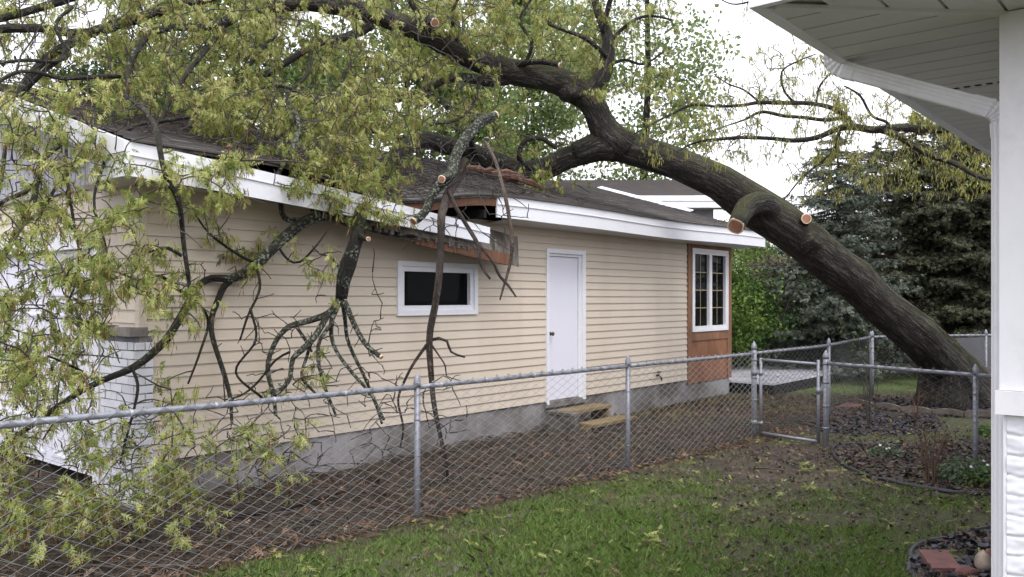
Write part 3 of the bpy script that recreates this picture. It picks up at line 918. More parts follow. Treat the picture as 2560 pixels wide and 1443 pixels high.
def post(parent, p, h, r=0.024, cap='line'):
    mb = MB()
    pipe(mb, [(p.x, p.y, gh(p.x, p.y) - 0.25), (p.x, p.y, p.z + h)], r, 14)
    o = mb.build('post', M['galv'], parent)
    mb = MB()
    if cap == 'line':
        mb.tube([(p.x, p.y, p.z + h - 0.02), (p.x, p.y, p.z + h + 0.01), (p.x, p.y, p.z + h + 0.05), (p.x, p.y, p.z + h + 0.075), (p.x, p.y, p.z + h + 0.09)], [r * 1.15, r * 1.2, r * 1.0, r * 0.5, r * 0.15], 12)
    else:
        mb.tube([(p.x, p.y, p.z + h - 0.03), (p.x, p.y, p.z + h), (p.x, p.y, p.z + h + 0.03), (p.x, p.y, p.z + h + 0.055), (p.x, p.y, p.z + h + 0.075)], [r * 1.12, r * 1.15, r * 0.85, r * 0.45, r * 0.08], 12)
    mb.build('post_cap', M['galv'], o)
    for z in ((0.22, 0.48, 0.76, 0.98) if cap != 'line' else (0.25, 0.52, 0.80)):
        mb = MB()
        mb.tube([(p.x, p.y, p.z + z - (0.004 if cap == 'line' else 0.012)), (p.x, p.y, p.z + z + (0.004 if cap == 'line' else 0.012))], r * 1.14, 12)
        mb.build('tension_band', M['galv'], o)
    return o

def fence(label, nodes, rail_z, posts, mesh_mat, terminal=(), pitch=0.0705, wire=0.0027, name='chain_link_fence'):
    base = nodes[0]
    f = thing(name, label, 'fence', (0, 0, 0))
    mb = MB()
    for a, b in zip(nodes[:-1], nodes[1:]):
        n = 6
        pts = []
        for i in range(n + 1):
            q = a.lerp(b, i / n)
            pts.append((q.x, q.y, q.z + rail_z + 0.006 * noise.noise((q.x * 2, q.y * 2, 0))))
        pipe(mb, pts, 0.0205, 12)
    mb.build('rail', M['galv'], f)
    for i, p in enumerate(posts): post(f, p, rail_z + (0.02 if i not in terminal else 0.085), 0.0245 if i not in terminal else 0.033, 'line' if i not in terminal else 'acorn')
    mb = MB()
    off = None
    for a, b in zip(nodes[:-1], nodes[1:]):
        dd = (b - a); nr = Vector((-dd.y, dd.x, 0)).normalized() * -0.028
        chain_mesh(mb, a + nr, b + nr, 0.02, rail_z + 0.045, pitch, wire)
    mb.build('wire_mesh', mesh_mat, f)
    # tie wires round the rail
    for a, b in zip(nodes[:-1], nodes[1:]):
        Ln = (b - a).length; k = int(Ln / 0.5)
        dd = (b - a).normalized()
        for i in range(k):
            q = a + dd * (0.3 + i * 0.5 + random.uniform(-0.08, 0.08)); q = Vector((q.x, q.y, q.z + rail_z))
            mb = MB()
            mb.tube([q - dd * 0.003, q + dd * 0.003, q + dd * 0.006, q + dd * 0.007, q + dd * 0.012], [0.0235, 0.0235, 0.021, 0.0230, 0.0230], 10)
            mb.build('tie_wire', M['wire'], f)
    return f

def gp(x, y): return Vector((x, y, gh(x, y)))
P0, P1, P2, P3 = gp(-2.86, 4.51), gp(-0.747, 6.62), gp(1.18, 8.55), gp(3.025, 10.5)
P00 = gp(-4.7, 2.67)
fence('long galvanised chain link fence between the lawn and the garage', [P00, P0, P1, P2, P3], 1.057, [P00, P0, P1, P2, P3], M['wire'], (4,))
PG = gp(3.71, 9.93)
PR = [PG, gp(4.58, 8.30), gp(5.6, 6.4)]
fence('short chain link run from the gate post to the white house', PR, 0.985, PR, M['wire_old'], (0,), wire=0.0027)
PB = [P3 + Vector((0.04, 0.05, 0)), gp(4.6, 12.2), gp(6.15, 14.4)]
fence('chain link side fence running back beyond the gate past the leaning trunk', PB, 1.06, PB[1:], M['wire_old'])
PC = [gp(6.2, 14.45), gp(8.8, 15.6), gp(11.4, 16.8)]
fence('chain link back fence behind the base of the leaning trunk', PC, 1.06, PC, M['wire_old'])

# gate
gt = thing('chain_link_gate', 'closed chain link gate in a pipe frame between two posts', 'gate', (0, 0, 0))
ga = P3.lerp(PG, 0.10); gb = P3.lerp(PG, 0.90)
mb = MB()
zt, zb = 0.99, 0.06
pipe(mb, [ga + Vector((0, 0, zb)), ga + Vector((0, 0, zt + 0.02))], 0.020); pipe(mb, [gb + Vector((0, 0, zb - 0.03)), gb + Vector((0, 0, zt + 0.03))], 0.020)
pipe(mb, [ga + Vector((0, 0, zt)), gb + Vector((0, 0, zt - 0.02))], 0.018); pipe(mb, [ga + Vector((0, 0, zb + 0.02)), gb + Vector((0, 0, zb - 0.01))], 0.018)
mb.build('gate_frame', M['galv'], gt)
mb = MB(); chain_mesh(mb, ga, gb, 0.05, 0.95, 0.0705, 0.0026, 4, False)
mb.build('wire_mesh', M['wire_old'], gt)
du = (PG - P3).normalized()
for z in (0.2, 0.82):
    mb = MB()
    pipe(mb, [P3 + Vector((0, 0, z - 0.03)), P3 + Vector((0, 0, z + 0.03))], 0.038, 12)
    pipe(mb, [P3 + du * 0.02 + Vector((0, 0, z)), ga + Vector((0, 0, z))], 0.012, 8)
    pipe(mb, [ga + Vector((0, 0, z - 0.025)), ga + Vector((0, 0, z + 0.025))], 0.026, 12)
    mb.build('hinge', M['galv'], gt)
mb = MB()
pipe(mb, [gb + Vector((0, 0, 0.62)), gb + Vector((0, 0, 0.69))], 0.028, 12)
pipe(mb, [gb + Vector((0, 0, 0.66)), PG + Vector((0, 0, 0.66))], 0.011, 8)
pipe(mb, [PG - du * 0.045 + Vector((0, 0, 0.60)), PG - du * 0.045 + Vector((0, 0, 0.74))], 0.010, 8)
mb.build('latch', M['galv'], gt)

# ---------------------------------------------------------------- small built things
st = thing('wooden_steps', 'two tread treated wood steps below the white side door', 'steps', GM @ Vector((5.95, -0.55, 0)), ROT)
mb = MB()
mb.box(-0.48, 0.48, 0.13, 0.42, 0.235, 0.275); 
mb.build('tread', M['treated'], st)
mb = MB(); mb.box(-0.40, 0.62, -0.20, 0.09, 0.085, 0.125)
mb.build('tread', M['treated'], st)
for x in (-0.46, 0.40):
    mb = MB(); mb.box(x, x + 0.04, -0.16, 0.42, -0.05, 0.084); mb.box(x, x + 0.04, 0.14, 0.42, 0.0845, 0.234)
    mb.build('stringer', M['treated'], st)
sb = thing('concrete_block', 'grey weathered block beside the wooden steps', 'block', GM @ Vector((5.44, -0.36, 0)), ROT)
mb = MB(); mb.box(-0.10, 0.0, -0.22, 0.24, -0.02, 0.24); mb.box(-0.11, 0.01, -0.23, 0.25, 0.2405, 0.275)
mb.build('body', M['rot'], sb)

M['deck'] = mk_wood('wet_deck_boards', (0.50, 0.49, 0.53), (0.70, 0.69, 0.75), (0.1, 1, 1), 9, 0.2)
dk = thing('low_deck', 'low wet deck of pale boards beyond the gate at the garage end', 'deck', GM @ Vector((LEN + 0.05, 0.0, 0)), ROT)
mb = MB()
for k in range(14):
    mb.box(0.0, 3.6, -0.80 + k * 0.145, -0.80 + k * 0.145 + 0.138, 0.20, 0.235)
mb.build('boards', M['deck'], dk)
mb = MB(); mb.box(0.01, 3.58, -0.80, -0.77, -0.05, 0.197); mb.box(3.55, 3.58, -0.76, 1.2, -0.05, 0.197); mb.box(0.01, 0.04, -0.765, -0.02, -0.05, 0.197)
mb.build('skirt', M['dark'], dk)

def ground_curve(pxs, dz=0.015): return [gpt(a, b, dz) for a, b in pxs]
c1 = ground_curve([(2246, 1113), (2151, 1111), (2092, 1114), (2081, 1136), (2111, 1166), (2166, 1191), (2231, 1206), (2251, 1211), (2327, 1226), (2402, 1236), (2482, 1238), (2600, 1240)])
c2 = ground_curve([(2270, 1440), (2276, 1407), (2279, 1382), (2301, 1365), (2352, 1352), (2412, 1337), (2482, 1324), (2580, 1305)])
def hose(label, pts):
    mb = MB()
    s = spline([tuple(p) for p in pts], 0.06)
    mb.tube([Vector(p) + Vector((0, 0, 0.006 * noise.noise((p[0] * 4, p[1] * 4, 0)))) for p in s], 0.021, 8)
    return tag(mb.build('bed_edging', M['rubber']), label, 'edging')
hose('black edging tube curving round the planting bed by the gate', c1)
hose('black edging tube round the slate bed by the red paver', c2)

# flagstones, rocks
M['red_paver'] = simple('red_paver', (0.165, 0.075, 0.065), 0.8, 0.25, 14, bump=0.3)
pa = [gpt(2297, 1396, 0.06), gpt(2371, 1397, 0.06), gpt(2404, 1440, 0.05), gpt(2330, 1440, 0.05)]
mb = MB(); dn = Vector((0, 0, -0.07))
mb.add([*pa, *[p + dn for p in pa]], [(3, 2, 1, 0), (0, 1, 5, 4), (1, 2, 6, 5), (2, 3, 7, 6), (3, 0, 4, 7)])
tag(mb.build('paver', M['red_paver']), 'red paver lying tilted in the slate bed', 'paver')
pa = [gpt(2120, 1014, 0.05), gpt(2158, 1016, 0.05), gpt(2150, 1024, 0.05), gpt(2085, 1026, 0.05)]
mb = MB(); mb.add([*pa, *[p + dn for p in pa]], [(3, 2, 1, 0), (0, 1, 5, 4), (1, 2, 6, 5), (2, 3, 7, 6), (3, 0, 4, 7)])
tag(mb.build('paver', M['red_paver']), 'small red paver by the slate mulch beyond the fence', 'paver')
M['tan_rock'] = simple('tan_rock', (0.33, 0.27, 0.21), 0.85, 0.4, 12, bump=0.4)
def rock(name, label, c, rx, ry, rz, mat, seed, cat='rock', group=None):
    mb = MB()
    n, m = 12, 8
    vs = []
    for i in range(m + 1):
        ph = math.pi * i / m
        for j in range(n):
            th = 2 * math.pi * j / n
            d = Vector((math.sin(ph) * math.cos(th), math.sin(ph) * math.sin(th), math.cos(ph)))
            k = 1 + 0.28 * noise.noise(d * 1.4 + Vector((seed, 0, 0))) + 0.1 * noise.noise(d * 4 + Vector((seed, 5, 0)))
            vs.append((c.x + d.x * rx * k, c.y + d.y * ry * k, c.z + d.z * rz * k))
    fs = [(i * n + j, i * n + (j + 1) % n, (i + 1) * n + (j + 1) % n, (i + 1) * n + j) for i in range(m) for j in range(n)]
    mb.add(vs, fs, smooth=True)
    return tag(mb.build(name, mat), label, cat, group)
rock('rock', 'round tan rock leaning by the foot of the white house', gpt(2458, 1428, 0.06), 0.05, 0.05, 0.07, M['tan_rock'], 1.0)
rock('rock', 'flat brown rock between the paver and the tan rock', gpt(2415, 1442, 0.03), 0.075, 0.06, 0.035, M['red_paver'], 4.0)
rock('rock', 'small reddish stone tucked behind the tan rock', gpt(2472, 1402, 0.04), 0.03, 0.03, 0.04, M['red_paver'], 7.0)
# scalloped concrete edging round the trunk's bed
M['edging'] = simple('concrete_edging', (0.15, 0.125, 0.10), 0.9, 0.35, 8, bump=0.4)
be = ground_curve([(2118, 1012), (2180, 1022), (2250, 1030), (2330, 1038), (2410, 1043), (2500, 1046)], 0.0)
s = spline([tuple(p) for p in be], 0.28)
for i in range(len(s) - 1):
    a, b = Vector(s[i]), Vector(s[i + 1])
    mb = MB()
    n = 5
    d = b - a; nr = Vector((-d.y, d.x, 0)).normalized() * 0.05
    a2, b2 = a + d * 0.02, b - d * 0.02
    top = []
    for k in range(n + 1):
        q = a2.lerp(b2, k / n); z = 0.085 + 0.028 * math.sin(math.pi * k / n)
        top.append((q, z))
    for (q, z), (q2, z2) in zip(top[:-1], top[1:]):
        lo = Vector((0, 0, -0.05))
        mb.hexa([q + lo, q2 + lo, q + nr + lo, q2 + nr + lo, q + Vector((0, 0, z)), q2 + Vector((0, 0, z2)), q + nr + Vector((0, 0, z)), q2 + nr + Vector((0, 0, z2))])
    tag(mb.build('edging_block', M['edging']), 'scalloped concrete edging block along the bed of the leaning trunk', 'edging block', 'edging blocks round the trunk bed')
# root mound behind the trunk
mb = MB()
mc = at(2440, 930, 14.3)
vs, fs = [], []
n, m = 22, 9
for i in range(m + 1):
    r = i / m
    for j in range(n):
        th = 2 * math.pi * j / n
        x, y = mc.x + 1.15 * r * math.cos(th), mc.y + 0.95 * r * math.sin(th)
        z = gh(x, y) - 0.03 + 0.62 * (1 - r * r) ** 1.3 + 0.12 * noise.noise((x * 4, y * 4, 1)) * (1 - r)
        vs.append((x, y, z))
for i in range(m):
    for j in range(n): fs.append((i * n + j, (i + 1) * n + j, (i + 1) * n + (j + 1) % n, i * n + (j + 1) % n))
mb.add(vs, fs, smooth=True)
M['heaved'] = simple('heaved_soil', (0.045, 0.036, 0.036), 0.9, 0.5, 9, bump=1.0, bscale=16)
tag(mb.build('soil_mound', M['heaved']), kind='structure', label='dark heaved soil at the roots of the leaning oak')
# screen fence further back
sf = thing('privacy_screen', 'low grey screen behind the chain link back fence and trunk base', 'screen', (0, 0, 0))
mb = MB()
a, b = Vector((7.93, 15.86, 0)), Vector((13.0, 18.0, 0))
d = (b - a).normalized(); Ln = (b - a).length
for k in range(int(Ln / 0.15)):
    p = a + d * (k * 0.15); q = p + d * 0.1495
    nr = Vector((-d.y, d.x, 0)) * 0.02
    mb.hexa([p, q, p + nr, q + nr, p + Vector((0, 0, 0.98)), q + Vector((0, 0, 0.98)), p + nr + Vector((0, 0, 0.98)), q + nr + Vector((0, 0, 0.98))], 0, random.random())
M['grey_board'] = simple('grey_boards', (0.085, 0.085, 0.095), 0.8, 0.15, 3)
mb.build('screen_panel', M['grey_board'], sf)
# white tub on the far lawn
tb = thing('white_tub', 'white shallow tub on the far grass behind the side fence', 'tub', (0, 0, 0))
mb = MB(); c = gpt(2145, 886)
ring = lambda r, z: [(c.x + r * 0.95 * math.cos(2 * math.pi * j / 24), c.y + r * 0.6 * math.sin(2 * math.pi * j / 24), c.z + z) for j in range(24)]
vs = ring(0.62, 0) + ring(0.80, 0.42) + ring(0.85, 0.46) + ring(0.78, 0.46) + ring(0.6, 0.06)
fs = [(r * 24 + j, r * 24 + (j + 1) % 24, (r + 1) * 24 + (j + 1) % 24, (r + 1) * 24 + j) for r in range(4) for j in range(24)]
fs.append(tuple(range(96, 120)))
mb.add(vs, fs, smooth=True)
mb.build('shell', M['white'], tb)
# ---------------------------------------------------------------- leaves
def rotmats(dirs, norms):
    d = dirs / (np.linalg.norm(dirs, axis=1, keepdims=True) + 1e-9)
    n = norms - d * (norms * d).sum(1, keepdims=True)
    n /= (np.linalg.norm(n, axis=1, keepdims=True) + 1e-9)
    b = np.cross(n, d)
    return np.stack([d, b, n], axis=2)           # columns: along, across, normal

def oak_leaf():
    """pointed lobed leaf, length 1 along x, as triangles"""
    T = []
    def mid(x): return (x, 0.0, -0.30 * x * x)
    for x0, x1, tx, ty in ((0.16, 0.33, 0.40, 0.22), (0.36, 0.56, 0.68, 0.33), (0.60, 0.76, 0.90, 0.23)):
        for sg in (1, -1):
            T.append([mid(x0), mid(x1), (tx, ty * sg, -0.30 * tx * tx - 0.08)])
    T.append([(0.0, 0.035, 0), (0.0, -0.035, 0), (1.05, 0.0, -0.33)])
    T.append([(0.70, 0.07, -0.15), (0.70, -0.07, -0.15), (1.08, 0.0, -0.36)])
    return np.array(T)
OAK = oak_leaf()

def place(template, pos, dirs, norms, size):
    R = rotmats(dirs, norms)
    V = np.einsum('nij,tkj->ntki', R, template) * size[:, None, None, None] + pos[:, None, None, :]
    return V                                     # (n, tris, 3, 3)

def unit(n):
    v = rng.normal(size=(n, 3)); return v / np.linalg.norm(v, axis=1, keepdims=True)

def sprays(tips, axes, per, size, spread=1.0, droop=0.6, lo=0.0, hi=1.0):
    """clusters of drooping leaves at twig tips -> triangles, tints"""
    n = len(tips)
    cnt = rng.integers(per[0], per[1] + 1, n)
    idx = np.repeat(np.arange(n), cnt); m = len(idx)
    d = unit(m) * spread + axes[idx] * 0.45
    d[:, 2] -= rng.uniform(0.1, 1.6, m) * droop
    nn = unit(m) * 0.7; nn[:, 2] += 0.8
    sz = rng.uniform(size[0], size[1], m)
    off = unit(m) * 0.02 - axes[idx] * rng.uniform(0, 0.10, m)[:, None]
    V = place(OAK, tips[idx] + off, d, nn, sz)
    ct = rng.uniform(lo, hi, n)
    t = np.clip(ct[idx] + rng.normal(0, 0.16, m), 0, 1)
    return V.reshape(-1, 3), np.repeat(t, len(OAK))

def catkins(tips, per, ln=(0.05, 0.11), w=0.0035):
    n = len(tips); cnt = rng.integers(per[0], per[1] + 1, n)
    idx = np.repeat(np.arange(n), cnt); m = len(idx)
    if m == 0: return np.zeros((0, 3)), np.zeros(0)
    p = tips[idx] + rng.normal(0, 0.025, (m, 3))
    L = rng.uniform(*ln, m)
    d = rng.normal(0, 0.28, (m, 3)); d[:, 2] = -1
    d /= np.linalg.norm(d, axis=1, keepdims=True)
    a = rng.uniform(0, 6.28, m)
    s = np.stack([np.cos(a), np.sin(a), 0 * a], 1) * w
    q = p + d * (L * 0.5)[:, None] + rng.normal(0, 0.004, (m, 3)); e = p + d * L[:, None]
    V = np.stack([p, q + s, e, q - s], 1)
    return V.reshape(-1, 3), np.clip(rng.normal(0.5, 0.2, m), 0, 1)

M['oak_leaf'] = mk_leaf('young_oak_leaf', [(0, (0.10, 0.15, 0.034)), (0.35, (0.23, 0.28, 0.066)), (0.7, (0.39, 0.425, 0.13)), (1, (0.57, 0.585, 0.24))], 0.48)
M['catkin'] = mk_leaf('oak_catkin', [(0, (0.10, 0.058, 0.022)), (0.5, (0.20, 0.125, 0.045)), (1, (0.29, 0.21, 0.075))], 0.15)

def cut_disc(parent, c, d, r, label=None):
    """sawn end: pale ring round a reddish core, slightly uneven"""
    c, d = Vector(c), Vector(d).normalized()
    a = d.orthogonal().normalized(); b = d.cross(a)
    n = 18; mb = MB(); sd = random.random() * 50
    rad = [r * (1 + 0.10 * noise.noise((math.cos(2 * math.pi * j / n) * 1.5, math.sin(2 * math.pi * j / n) * 1.5, sd))) for j in range(n)]
    def ring(f, o): return [c + d * o + (a * math.cos(2 * math.pi * j / n) + b * math.sin(2 * math.pi * j / n)) * rad[j] * f for j in range(n)]
    vs = ring(0.99, -0.01) + ring(0.96, 0.006) + ring(0.80, 0.008) + ring(0.02, 0.008)
    fs = [(k * n + j, k * n + (j + 1) % n, (k + 1) * n + (j + 1) % n, (k + 1) * n + j) for k in range(3) for j in range(n)]
    mi_f = len(fs)
    mb.add(vs, fs[:2 * n], 0); mb.f += [[i for i in f] for f in fs[2 * n:]]; mb.m += [1] * n; mb.t += [.5] * n; mb.sm += [False] * n
    o = mb.build('cut_face', [M['cut_rim'], M['cut']], parent)
    if label: o['label'] = label
    return o

# ---------------------------------------------------------------- limb tracing: rows of (photo x, photo y, distance, diameter in photo pixels)
def limb_rows(rows):
    return [(*at(px, py, d), w * 0.5 / F * d) for px, py, d, w in rows]

class Tree:
    def __init__(s, root):
        s.root = root; s.nodes = []; s.nr = []
    def limb(s, name, rows, mat, n=12, rough=0.05, parent=None, step=None, world=False):
        R = rows if world else limb_rows(rows)
        r0 = max(r[3] for r in R)
        sp = spline(R, step or max(0.05, r0 * 0.55))
        sp[:, 3] = np.maximum(sp[:, 3], 0.002)
        # gentle crookedness
        for i in range(1, len(sp) - 1):
            k = min(0.35 * sp[i, 3], 0.02)
            q = Vector(sp[i, :3]) * 3.0
            sp[i, :3] += np.array([noise.noise(q), noise.noise(q + Vector((9, 0, 0))), noise.noise(q + Vector((0, 9, 0)))]) * k
        mb = MB(); mb.tube([Vector(p[:3]) for p in sp], [p[3] for p in sp], n, rough=rough)
        o = mb.build(name, mat, parent or s.root)
        for p in sp[:: max(1, int(0.10 / max(0.03, step or r0 * 0.55)))]:
            s.nodes.append(p[:3]); s.nr.append(p[3])
        return o, sp
    def grow(s, targets, name='twigs', mat=None, rmin=0.0034, thick=0.0075, sag=0.12, maxlen=1.6, parent=None, sides=4):
        """joins every target point to the nearest wood already there by a bent twig; returns kept targets and their end directions"""
        T = np.array(targets)
        N = np.array(s.nodes); 
        d0 = np.array([np.min(((N - t) ** 2).sum(1)) for t in T])
        order = np.argsort(d0)
        cap = len(N) + 6 * len(T)
        buf = np.zeros((cap, 3)); buf[:len(N)] = N; k = len(N)
        mb = MB(); keep = []; axes = []
        for i in order:
            t = T[i]
            dd = ((buf[:k] - t) ** 2).sum(1); j = int(np.argmin(dd)); L = math.sqrt(dd[j])
            if L > maxlen: continue
            if L < 0.02: keep.append(i); axes.append((0, 0, -1)); continue
            a = Vector(buf[j]); b = Vector(t)
            side = Vector(rng.normal(size=3)); 
            mid = (a + b) / 2 + side * L * 0.11 + Vector((0, 0, sag * L))
            m = 4 if L < 0.35 else 6
            pts = []
            for q in range(m + 1):
                f = q / m
                p = a * (1 - f) ** 2 + mid * 2 * f * (1 - f) + b * f * f
                if 0 < q < m: p = p + Vector(rng.normal(size=3)) * L * 0.013
                pts.append(p)
            rb = min(thick, 0.0045 + L * 0.008)
            mb.tube(pts, [rb + (rmin - rb) * q / m for q in range(m + 1)], sides, caps=False)
            for p in pts[1:]:
                if k < cap: buf[k] = p; k += 1
            keep.append(i); axes.append(tuple((pts[-1] - pts[-2]).normalized()))
        s.nodes = list(buf[:k])
        o = mb.build(name, mat or M['twig'], parent or s.root)
        o['kind'] = 'stuff'
        return T[keep], np.array(axes), o

def in_garage(p):
    q = GMI @ Vector(p)
    if q.x > 11.6 or q.y > WID + 0.4: return False
    rz = roof_z(q.x, min(q.y, RY)) + 0.04
    if q.x > -0.05 and q.y > -0.06 and q.z < rz: return True
    if q.x > -0.36 and q.y > -0.52 and 2.55 < q.z < rz: return True
    return False
def bad_spot(p):
    if in_garage(p): return True
    if p[2] < gh(p[0], p[1]) + 0.02: return True
    if p[0] - p[1] + FC > -0.14 and p[2] < 1.25: return True
    return False

oak = thing('fallen_oak_tree', 'huge fallen oak lying over the crushed garage roof with fresh saw cuts', 'tree', at(2400, 1005, 13.5))
T = Tree(oak)
# parts are built in world coordinates: keep the parent's offset out of them
OFF = oak.location.copy()
def L(name, rows, mat='bark2', n=9, rough=0.06, parent=None):
    return T.limb(name, rows, M[mat], n, rough, parent)

L('trunk', [(2470, 1040, 13.75, 165), (2432, 1000, 13.65, 145), (2385, 935, 13.5, 120), (2325, 868, 13.3, 106), (2250, 805, 13.05, 97), (2170, 735, 12.85, 94), (2085, 662, 12.6, 95), (2010, 602, 12.45, 100), (1945, 555, 12.35, 105), (1880, 508, 12.3, 97), (1800, 458, 12.25, 88), (1700, 414, 12.2, 80), (1610, 380, 12.15, 76), (1540, 362, 12.1, 82), (1490, 366, 12.08, 70), (1440, 386, 12.1, 62)], 'bark', 34, 0.15)
def stub(rows, label, n=14, mat='bark', rough=0.09):
    o, sp = L('limb', rows, mat, n, rough)
    cut_disc(oak, Vector(sp[-1][:3]), Vector(sp[-1][:3]) - Vector(sp[-2][:3]), sp[-1][3], label)
    return o
stub([(1940, 545, 12.3, 70), (1915, 512, 12.1, 64), (1880, 510, 11.95, 58), (1855, 532, 11.75, 50), (1839, 566, 11.45, 44)], 'large sawn end of the drooping stub on the trunk')
stub([(1985, 575, 12.4, 40), (2005, 556, 12.22, 34), (2016, 547, 12.05, 27)], 'small sawn face on the upper side of the trunk')
# knots and root flare on the trunk
L('limb', [(2010, 604, 12.4, 80), (2030, 600, 12.2, 60), (2044, 594, 12.1, 34)], 'bark', 14, 0.2)
L('limb', [(1420, 225, 11.85, 60), (1440, 232, 11.7, 34), (1452, 228, 11.62, 22)], 'bark', 12, 0.25)
L('limb', [(2345, 862, 13.4, 84), (2368, 905, 13.45, 108), (2366, 950, 13.5, 116), (2360, 990, 13.5, 128), (2354, 1035, 13.5, 160)], 'bark', 26, 0.15)
L('limb', [(1560, 372, 12.1, 88), (1525, 342, 12.05, 82), (1498, 296, 12, 68), (1474, 252, 11.95, 68), (1425, 217, 11.9, 72), (1360, 196, 11.85, 66), (1290, 181, 11.8, 62), (1220, 160, 11.7, 60), (1150, 130, 11.5, 56), (1080, 92, 11.3, 52), (1010, 62, 11.1, 50), (940, 38, 10.9, 46), (880, 20, 10.7, 44), (800, 10, 10.4, 42), (720, 8, 10.1, 40), (650, 14, 9.8, 36), (600, 32, 9.5, 30), (555, 60, 9.2, 26)], 'bark', 20, 0.10)
L('limb', [(1462, 245, 11.95, 60), (1498, 205, 11.9, 48), (1518, 152, 11.9, 38), (1520, 100, 11.9, 30), (1508, 58, 11.9, 24), (1490, 10, 11.9, 20), (1478, -60, 11.9, 16)], 'bark', 14, 0.08)
L('limb', [(1508, 80, 11.85, 16), (1518, 30, 11.8, 14), (1532, -20, 11.7, 13), (1550, -70, 11.6, 11)])
L('limb', [(1520, 360, 12.1, 72), (1475, 376, 12.15, 62), (1425, 394, 12.2, 58), (1370, 420, 12.3, 56), (1320, 432, 12.4, 56), (1270, 418, 12.3, 54), (1220, 400, 12.1, 50), (1170, 382, 11.9, 48), (1120, 362, 11.6, 46), (1070, 350, 11.3, 46), (1020, 362, 10.9, 44), (980, 395, 10.4, 38), (950, 430, 9.8, 36), (925, 470, 9.1, 35), (908, 510, 8.35, 36), (900, 545, 7.95, 35), (899, 580, 7.8, 35), (888, 620, 7.75, 36), (872, 665, 7.75, 42), (860, 705, 7.75, 36), (853, 747, 7.75, 28)], 'bark2', 18, 0.09)
D = 7.75
